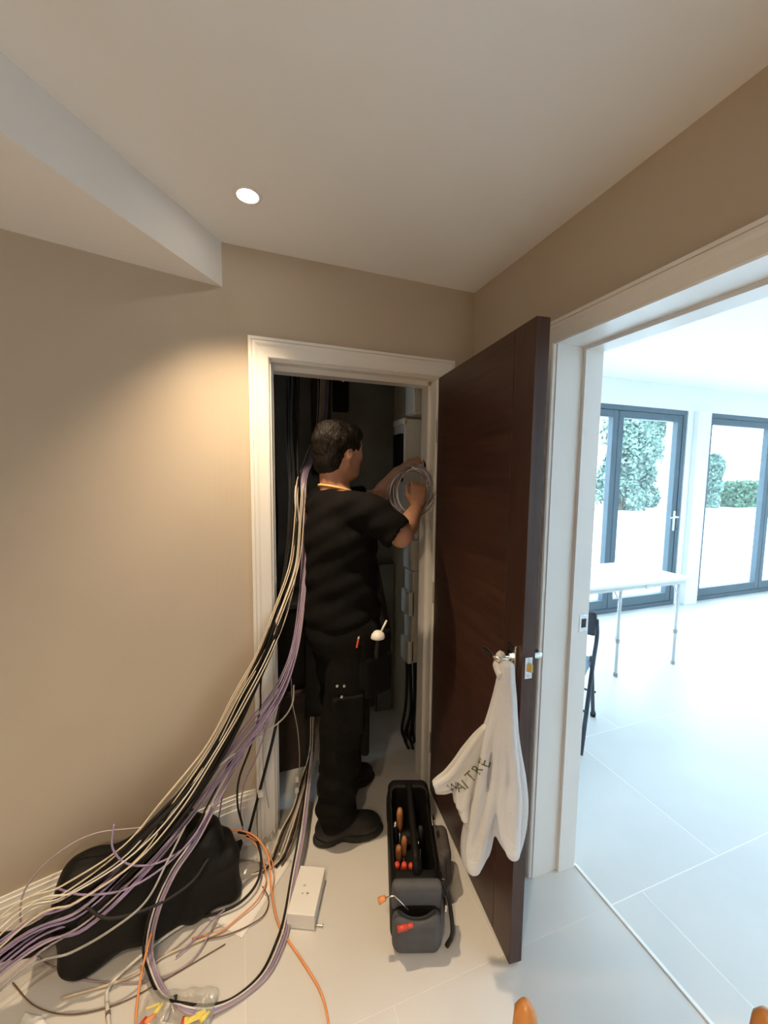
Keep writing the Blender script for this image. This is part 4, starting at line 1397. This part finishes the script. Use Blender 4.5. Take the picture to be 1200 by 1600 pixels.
# --- black holdall against the skirting, under the cables
hk = V3(math.cos(KINK + math.pi), math.sin(KINK + math.pi), 0) * -1      # along the wall, to the right
hk = unit(V3(math.cos(KINK), -math.sin(KINK), 0)); hn = unit(V3(hk[1], -hk[0], 0))
hk = unit(V3(-A0[0] + back(1.9)[0], -A0[1] + back(1.9)[1], 0)) * -1; hn = V3(hk[1], -hk[0], 0)
HB = V3(-1.360, -.252, 0)
hold = thing('holdall', HB, 'black holdall slumped against the skirting under the cables', 'holdall')
ho = Field(HB - V3(.36, .30, .02), HB + V3(.40, .32, .42), .006)
ho.rbox(HB + UPV * .145 + hn * -.01, (.235, .092, .142), .06, .0, (hk, hn, UPV))
ho.rbox(HB + UPV * .245 + hk * -.02 - hn * .03, (.20, .07, .075), .05, .03, (unit(hk + UPV * .12), hn, UPV))
ho.rbox(HB + UPV * .10 + hk * .20 + hn * .02, (.09, .075, .095), .035, .03, (hk, hn, UPV))
ho.warp(lambda X, Y, Z: .007 * np.sin(26 * X + 9 * Z + 2 * np.sin(14 * Z)) + .005 * np.sin(22 * Z + 12 * X) + .003 * np.sin(55 * X - 30 * Y))
ho.plane((0, 0, .004), (0, 0, -1))
ho.build('body', M['bag_black'], hold, 1)
m = MB(); m.tube(spline([HB + hk * -.16 + hn * .085 + UPV * .27, HB + hk * -.10 + hn * .125 + UPV * .23, HB + hk * .02 + hn * .13 + UPV * .20, HB + hk * .12 + hn * .115 + UPV * .20, HB + hk * .18 + hn * .08 + UPV * .22], 8), .0045, 7); m.build('grab_handle', M['rubber'], hold, True)
m = MB(); m.rbox(-.055, .055, -.012, .012, -.03, .03, .004, T=lambda x, y, z: tuple(on_y(352, 1338, -.135) + hk * x + hn * y + UPV * z + hk * z * .4)); m.build('end_flap', M['bag_black'], hold)
m = MB(); m.tube([on_y(333, 1338, -.16), on_y(336, 1345, -.16)], .006, 7); m.build('zip_pull', M['chrome'], hold)
p = on_z(276, 1438, .02); m = MB(); m.rbox(p[0] - .016, p[0] + .016, p[1] - .008, p[1] + .008, .002, .05, .004); tag(m.build('blue_clip', M['blue']), 'small blue plastic clip on the floor beside the holdall', 'clip')
#==CABLES==


def pt(q):
    if isinstance(q, np.ndarray):
        return q
    if len(q) == 3:
        return on_y(*q)
    return on_z(q[0], q[1], q[3])


def hinder(p, r):
    """keep a run of cable clear of the wall, skirting, doorframe and floor"""
    p = np.array(p, float)
    p[2] = max(p[2], r + .001)
    s0 = -p[0]
    if s0 > .90 and p[1] < .05:
        # signed distance in front of the back wall
        best = min(((back(q) - p[:2]) @ (back(q) - p[:2]), q) for q in np.arange(max(.9, s0 - .3), s0 + .5, .02))[1]
        b0 = back(best); n0 = back(best, 1) - b0
        dist = (p[:2] - b0) @ n0
        need = (.026 if (best < 1.02 or p[2] < .25) else .004) + r
        if dist < need:
            p[:2] += n0 * (need - dist)
    return p


def cable(label, group, mat_, r, pts, n=6, per=8, name='cable', parts=()):
    P = [hinder(p, r) for p in spline([pt(q) if not isinstance(q, np.ndarray) else q for q in pts], per)]
    o = MB().tube(P, r, n).build(name, mat_, None, True)
    tag(o, label, 'cable', group)
    return o


def bundle(count, label, group, mats, r, path, spread, seed):
    g = random.Random(seed)
    base = [pt(q) for q in path]
    for i in range(count):
        lane = (i + .5) / count * 2 - 1
        dev = g.uniform(-.4, .4)
        pts = []
        for k, p in enumerate(base):
            sp = spread[k]
            a = base[min(k + 1, len(base) - 1)] - base[max(k - 1, 0)]
            sd = unit(np.cross(a, V3(*vh0)))
            dpt = np.cross(unit(a), sd)
            dev = .75 * dev + g.uniform(-.35, .35)
            pts.append(p + sd * sp * (lane * .8 + dev * .45) + dpt * sp * .45 * g.uniform(-1, 1))
        cable(label, group, mats[i % len(mats)], r * g.uniform(.9, 1.1), pts)


vh0 = (math.sin(.35), math.cos(.35), 0)
# thick black cables: down the inside of the cupboard, out over the frame, across the holdall and off to the left
bundle(15, 'thick black cable in the heavy bundle sweeping over the holdall to the left', 'black bundle cables', [M['black_cable']], .0062,
       [(458, 560, .22), (456, 680, .20), (460, 790, .13), (449, 900, .03), (430, 985, -.08), (397, 1065, -.125), (356, 1150, -.165), (312, 1222, -.21), (250, 1295, -.28), (150, 1392, -.34), (60, 1462, -.37), (-60, 1520, -.40), np.array([-2.02, -.58, .04]), np.array([-2.22, -.95, .02]), np.array([-2.30, -1.5, .012]), np.array([-2.26, -2.0, .012])],
       [.030, .030, .025, .022, .024, .028, .030, .034, .050, .055, .050, .05, .06, .06, .06, .06], 3)
bundle(5, 'thin cream cable along the upper edge of the bundle', 'cream bundle cables', [M['cream_cable'], M['cream_cable'], M['white_cable']], .0024,
       [(505, 560, .72), (500, 660, .68), (484, 715, .40), (470, 750, .14), (467, 800, .09), (459, 880, .03), (434, 955, -.06), (407, 1020, -.105), (370, 1087, -.145), (327, 1168, -.175), (262, 1255, -.24), (200, 1332, -.32), (100, 1402, -.36), (0, 1452, -.39), np.array([-2.02, -.58, .04]), np.array([-2.22, -.95, .02]), np.array([-2.30, -1.5, .012]), np.array([-2.26, -2.0, .012])],
       [.02, .02, .02, .028, .030, .028, .024, .020, .018, .022, .030, .034, .030, .034, .06, .06, .06, .06], 5)
bundle(11, 'thin lilac cable in the fan crossing the doorframe', 'lilac bundle cables', [M['lilac_cable'], M['lilac_cable'], M['mauve_cable'], M['lilac_cable']], .0030,
       [(510, 560, .72), (505, 660, .68), (488, 715, .40), (475, 750, .14), (477, 830, .10), (473, 930, .03), (461, 1015, -.045), (438, 1078, -.09), (400, 1135, -.125), (352, 1196, -.16), (302, 1262, -.21), (225, 1345, -.31), (130, 1425, -.37), (10, 1490, -.41), np.array([-2.02, -.58, .04]), np.array([-2.22, -.95, .02]), np.array([-2.30, -1.5, .012]), np.array([-2.26, -2.0, .012])],
       [.02, .02, .02, .014, .016, .018, .020, .028, .036, .036, .034, .045, .06, .06, .06, .06, .06, .06], 9)
bundle(2, 'white cable running straight over the middle of the holdall', 'white bundle cables', [M['white_cable'], M['cream_cable']], .0026,
       [(500, 560, .72), (496, 660, .68), (478, 720, .40), (463, 765, .12), (466, 850, .08), (452, 940, -.02), (425, 1015, -.12), (385, 1095, -.18), (345, 1165, -.22), (285, 1262, -.29), (215, 1340, -.36), (120, 1405, -.40), (20, 1452, -.41), np.array([-2.02, -.58, .04]), np.array([-2.22, -.95, .02]), np.array([-2.30, -1.5, .012]), np.array([-2.26, -2.0, .012])],
       [.02, .02, .02, .016, .016, .016, .016, .02, .02, .03, .035, .04, .05, .06, .06, .06, .06], 14)
# dark cables hanging from the cupboard ceiling
for i in range(8):
    x = -.86 - .018 * i + rnd.uniform(-.01, .01); y = .30 + rnd.uniform(-.05, .16)
    tag(MB().tube(spline([(x, y, H), (x + rnd.uniform(-.02, .02), y, 1.9), (x + rnd.uniform(-.02, .02), y - .02, 1.3), (x + rnd.uniform(-.03, .03), y, .7), (x + rnd.uniform(-.05, .03), y, .12)], 7), .0085, 7).build('hanging_cable', M['black_cable'] if i % 4 else M['brown_cable'], None, True),
        'dark cable hanging down inside the left of the cupboard', 'cable', 'cables hanging in the cupboard')

# single runs that can be told apart
S = cable
S('long lilac cable looping wide out to the left over the skirting', None, M['mauve_cable'], .0026,
  [(300, 1268, -.22), (232, 1291, -.25), (150, 1302, -.26), (88, 1335, -.28), (42, 1385, -.31), (32, 1435, -.34), (50, 1482, -.36), (78, 1508, 'z', .012), (140, 1532, 'z', .006), (230, 1532, 'z', .008), (300, 1500, 'z', .010), (345, 1424, 'z', .02)])
S('lilac cable curling up in a small hook over the holdall', None, M['lilac_cable'], .0030,
  [(322, 1285, -.24), (292, 1322, -.31), (245, 1349, -.34), (200, 1350, -.345), (176, 1325, -.34), (178, 1287, -.31)])
S('lilac cable sagging in a low arc across the holdall', None, M['lilac_cable'], .0032,
  [(330, 1262, -.22), (300, 1310, -.30), (255, 1355, -.35), (195, 1390, -.375), (130, 1398, -.37), (88, 1388, -.33)])
S('grey cable bending down the front of the holdall', None, M['grey_cable'], .0034,
  [(290, 1290, -.28), (262, 1345, -.37), (228, 1408, -.42), (175, 1452, -.43), (112, 1488, -.41), (30, 1522, -.42), np.array([-1.86, -.50, .03]), np.array([-2.1, -.80, .006])])
S('bright orange fibre cable arching round to the lower right', None, M['orange_cable'], .0036,
  [(212, 1640, 'z', .006), (214, 1570, 'z', .02), (228, 1490, 'z', .07), (255, 1405, -.33), (290, 1340, -.26), (340, 1302, -.17), (390, 1302, -.13), (418, 1335, 'z', .08), (424, 1390, 'z', .03), (436, 1445, 'z', .010), (470, 1498, 'z', .006), (500, 1548, 'z', .006), (513, 1600, 'z', .006), (516, 1680, 'z', .006)])
S('second orange cable curving over the paper sheet', None, M['orange_cable'], .0026,
  [(300, 1335, -.22), (350, 1306, -.155), (395, 1315, 'z', .10), (416, 1365, 'z', .03), (405, 1402, 'z', .02), (370, 1436, 'z', .012), (345, 1455, 'z', .010), (318, 1462, 'z', .008), (300, 1466, 'z', .006)])
S('third thin orange cable dropping beside the wrapping', None, M['orange_cable'], .0022,
  [(380, 1300, -.13), (415, 1325, 'z', .07), (428, 1360, 'z', .03), (425, 1398, 'z', .012), (430, 1425, 'z', .008)])
S('brown cable curling across the corner of the paper', None, M['brown_cable'], .0022,
  [(410, 1385, 'z', .02), (420, 1405, 'z', .012), (412, 1430, 'z', .008), (385, 1448, 'z', .008), (350, 1462, 'z', .008), (310, 1470, 'z', .006)])
for i, (mm, lb, dx) in enumerate((('black_cable', 'black cable in the loop tied at the fixings packet', -4), ('white_cable', 'white cable in the loop tied at the fixings packet', 1), ('lilac_cable', 'lilac cable in the loop tied at the fixings packet', 6), ('mauve_cable', 'mauve cable in the loop tied at the fixings packet', 10))):
    S(lb, 'cables looped at the fixings packet', M[mm], .0038 if i != 1 else .003,
      [(486 + dx * .3, 1175, .16), (478 + dx * .5, 1240, .0), (470 + dx * .6, 1300, 'z', .10), (458 + dx * .6, 1365, 'z', .055), (447 + dx * .7, 1430, 'z', .02), (436 + dx, 1470, 'z', .01), (412 + dx, 1520, 'z', .007), (372 + dx, 1557, 'z', .007), (330, 1574 + dx, 'z', .016), (290, 1572 + dx, 'z', .045), (255 + dx, 1556, 'z', .03), (236 + dx, 1520, 'z', .03), (228 + dx, 1480, 'z', .06), (240 + dx, 1420, -.37), (266 + dx, 1362, -.335), (300 + dx, 1312, -.28), (330 + dx, 1255, -.20), (372 + dx, 1175, -.14)])
S('black cable looping over the grey plastic sleeve', None, M['black_cable'], .0046,
  [(372, 1300, -.14), (397, 1308, 'z', .11), (408, 1340, 'z', .07), (402, 1378, 'z', .04), (375, 1410, 'z', .025), (335, 1428, 'z', .02), (302, 1432, 'z', .02), (285, 1428, 'z', .03)])
o = S('thick black cable hanging straight down beside the doorframe with a white clip', None, M['black_cable'], .0062,
      [(447, 1060, -.06), (436, 1110, -.07), (424, 1165, -.075), (406, 1235, -.085), (387, 1308, -.10)], 8)
p = hinder(on_y(407, 1240, -.095), .02); MB().rbox(p[0] - .010, p[0] + .013, p[1] - .010, p[1] + .010, p[2] - .012, p[2] + .012, .004).build('clip', M['tag'], o)
S('pale grey cable curving out of the cupboard across the lilac fan', None, M['white_cable'], .0032,
  [(459, 1070, -.03), (457, 1098, -.05), (440, 1125, -.075), (395, 1158, -.13), (352, 1188, -.17), (320, 1215, -.20), (290, 1260, -.25)])
o = S('thin grey cable with white plugs hanging inside the doorway', None, M['grey_cable'], .0024,
      [(455, 1060, .02), (457, 1098, .02), (465, 1140, .02), (468, 1180, .02), (467, 1215, .02)])
for yy in (1217, 1234):
    p = on_y(464, yy, .02); MB().rbox(p[0] - .009, p[0] + .009, p[1] - .007, p[1] + .007, p[2] - .014, p[2] + .012, .004).build('plug', M['tag'], o)
S('black cable dropping from the bundle behind the lilac fan', None, M['black_cable'], .0042,
  [(410, 1035, -.10), (407, 1075, -.10), (406, 1110, -.10), (392, 1165, -.11), (374, 1215, -.12), (371, 1255, -.13), (379, 1290, -.13)])
S('short lilac cable dropping in front of the skirting', None, M['lilac_cable'], .0028,
  [(395, 1150, -.14), (372, 1195, -.15), (350, 1235, -.15), (341, 1286, -.14)])
S('lone lilac cable hanging by the end of the skirting', None, M['lilac_cable'], .0028,
  [(420, 1125, -.12), (402, 1180, -.12), (382, 1225, -.11), (376, 1265, -.11), (380, 1300, -.10)])
S('thin grey cable hanging against the doorframe', None, M['grey_cable'], .0022,
  [(415, 1120, -.075), (411, 1160, -.075), (412, 1210, -.075), (420, 1262, -.075)])
o = S('white cable bending down to the floor with a dark ring', None, M['white_cable'], .0050,
      [(172, 1660, 'z', .008), (170, 1600, 'z', .008), (167, 1560, 'z', .009), (170, 1543, 'z', .012), (186, 1524, 'z', .012), (225, 1490, 'z', .02), (270, 1455, 'z', .02), (320, 1425, 'z', .015)])
p0, p1 = on_z(169, 1581, .008), on_z(169, 1587, .008); MB().tube([p0, p1], .0062, 8).build('marker_ring', M['print'], o)
S('cream cable lying along the floor below the holdall', None, M['cream_cable'], .0036,
  [(95, 1560, 'z', .006), (200, 1528, 'z', .008), (260, 1492, 'z', .008), (330, 1462, 'z', .008), (352, 1452, 'z', .008)])
S('thin brown cable curving across the floor at the lower left', None, M['brown_cable'], .0016,
  [(20, 1535, 'z', .004), (55, 1572, 'z', .004), (110, 1585, 'z', .004), (180, 1570, 'z', .004), (250, 1535, 'z', .004), (352, 1475, 'z', .004)])
S('short purple cable end sticking up over the paper', None, M['lilac_cable'], .0026,
  [(275, 1495, 'z', .01), (310, 1462, 'z', .02), (335, 1435, 'z', .04), (351, 1421, 'z', .06)])
# cables at the bottom left of the doorway, fanning from the cupboard floor
for i in range(7):
    mm = ('brown_cable', 'black_cable', 'cream_cable', 'grey_cable', 'brown_cable', 'black_cable', 'cream_cable')[i]
    S(('brown', 'black', 'cream', 'grey', 'brown', 'black', 'cream')[i] + ' cable spilling out of the cupboard at floor level by the boot', 'cables spilling out by the boot', M[mm], .0034 + .0012 * (i % 2),
      [(492 - i, 1120, .28), (490 - i, 1175, .20), (482 - 2 * i, 1220, .06), (470 - 2 * i, 1262, -.03), (462 - 4 * i, 1300, 'z', .05), (452 - 6 * i, 1330 + 4 * i, 'z', .02), (440 - 9 * i, 1352 + 3 * i, 'z', .010)])

#==BRIGHT ROOM THINGS==
# --- white folding table
TX0, TX1, TY0, TY1, TZ = 1.00, 2.42, .50, 1.12, .735
t = thing('folding_table', (1.7, .8, 0), 'white folding table in front of the glazed doors', 'table')
m = MB(); m.rbox(TX0, TX1, TY0, TY1, TZ - .012, TZ + .012, .006); m.build('table_top', M['table_white'], t)
m = MB(); m.rbox(TX0 + .03, TX1 - .03, TY0 + .02, TY0 + .045, TZ - .045, TZ - .012, .003); m.build('apron', M['table_leg'], t)
m = MB(); m.rbox(TX0 + .03, TX1 - .03, TY1 - .045, TY1 - .02, TZ - .045, TZ - .012, .003); m.build('apron', M['table_leg'], t)
m = MB(); m.rbox(1.93, 1.97, TY0 + .012, TY0 + .022, TZ - .05, TZ - .018, .003); m.build('catch', M['table_leg'], t)
for x in (1.08, 1.70, 2.34):
    for y in (TY0 + .045, TY1 - .045):
        m = MB(); m.tube([(x, y, .012), (x, y, TZ - .012)], .0115, 9); lg = m.build('leg', M['table_leg'], t, True)
        m = MB(); m.lathe([(.016, 0), (.017, .02), (.013, .03)], (x, y, 0), 10); m.build('foot', M['grey_cable'], lg)
        m = MB(); m.lathe([(.016, 0), (.016, .03)], (x, y, .27), 10); m.build('height_collar', M['grey_cable'], lg)
        m = MB(); m.tube([(x, y, TZ - .14), (x - .09, y, TZ - .02)], .006, 7); m.build('brace', M['table_leg'], lg, True)
# --- dark folding chair half hidden by the door lining
t = thing('folding_chair', (.85, .10, 0), 'dark folding chair half hidden behind the door lining', 'chair')
fa = unit(V3(.39, .262, 0)); sa_ = V3(-fa[1], fa[0], 0)
F0 = on_z(907, 1183, .0); R0 = on_z(930, 1120, .0); gap = .40
top = on_y(919, 985, .10)
for s_ in (0, 1):
    of = sa_ * gap * s_
    pts_ = [F0 + of + UPV * .012, F0 * .5 + R0 * .5 + of + UPV * .43, R0 * .72 + F0 * .28 + of + UPV * .58, R0 * .62 + F0 * .38 + of + UPV * .70]
    m = MB(); m.tube(spline(pts_, 6), .012, 9); m.build('front_leg', M['chair_dark'], t, True)
    m = MB(); m.tube([R0 + of * .92 + sa_ * .014 + UPV * .012, F0 * .40 + R0 * .60 + of * .92 + sa_ * .014 + UPV * .47], .012, 9); lg = m.build('rear_leg', M['chair_dark'], t, True)
    m = MB(); m.lathe([(.016, 0), (.017, .02), (.013, .035)], R0 + of * .92 + sa_ * .014, 10); m.build('rubber_foot', M['rubber'], lg)
sc_ = F0 * .5 + R0 * .5 + sa_ * gap * .5 + UPV * .43
f_ = Field(sc_ - V3(.34, .34, .08), sc_ + V3(.34, .34, .08), .008)
f_.rbox(sc_ - fa * .08, (.20, .185, .016), .014, .0, (fa, sa_, UPV)); f_.build('seat', M['chair_seat'], t, 1)
bc = R0 * .64 + F0 * .36 + sa_ * gap * .5 + UPV * .67
f_ = Field(bc - V3(.3, .3, .14), bc + V3(.3, .3, .14), .008)
f_.rbox(bc, (.014, .20, .075), .012, .0, (fa, sa_, UPV)); f_.build('backrest', M['chair_dark'], t, 1)
q0 = R0 + UPV * .18; m = MB(); m.tube([q0 * .93 + (F0 + UPV * .2) * .07, q0 + sa_ * gap * .92 + (F0 - R0) * .07], .007, 7); m.build('stretcher', M['chair_dark'], t, True)
q0 = F0 * .80 + R0 * .20 + UPV * .22; m = MB(); m.tube([q0, q0 + sa_ * gap], .007, 7); m.build('stretcher', M['chair_dark'], t, True)

# --- wooden chair just in front of the camera: only the tops of its back posts reach into view
ZB = .80
Pa, Pb = on_z(822, 1566, ZB), on_z(1200, 1580, ZB)
ca = unit(Pb - Pa); cb = V3(ca[1], -ca[0], 0)
t = thing('wooden_chair', ((Pa[0] + Pb[0]) / 2, (Pa[1] + Pb[1]) / 2, 0), 'orange wooden chair with rounded back posts at the lower right edge', 'chair')
wdt = np.linalg.norm((Pb - Pa)[:2])
for s_ in (0, 1):
    b0 = V3(Pa[0], Pa[1], 0) + ca * wdt * s_
    prof = [b0 + cb * .0 + UPV * .0, b0 + cb * .05 + UPV * .42, b0 + cb * .03 + UPV * .6, b0 + UPV * (ZB - .05), b0 + UPV * (ZB - .018), b0 + UPV * (ZB - .004), b0 + UPV * ZB]
    m = MB(); m.tube(prof, [.016, .020, .019, .018, .016, .009, .002], 12); m.build('back_post', M['oak'], t, True)
    m = MB(); m.tube([b0 + cb * .42, b0 + cb * .40 + UPV * .43], [.016, .020], 10); m.build('front_leg', M['oak'], t, True)
ctr = V3(Pa[0], Pa[1], 0) + ca * wdt / 2 + cb * .235 + UPV * .435
f_ = Field(ctr - V3(.36, .36, .06), ctr + V3(.36, .36, .06), .008)
f_.rbox(ctr, (wdt / 2 + .03, .21, .016), .014, .0, (ca, cb, UPV)); f_.build('seat', M['oak'], t, 1)
for zz in (.56, .66):
    b0 = V3(Pa[0], Pa[1], zz) + cb * .03
    m = MB(); m.rbox(0, 1, -.008, .008, -.025, .025, .004, T=lambda x, y, z: tuple(b0 + ca * wdt * x + cb * (y + .03 * math.sin(math.pi * x)) + UPV * z)); m.build('back_rail', M['oak'], t)
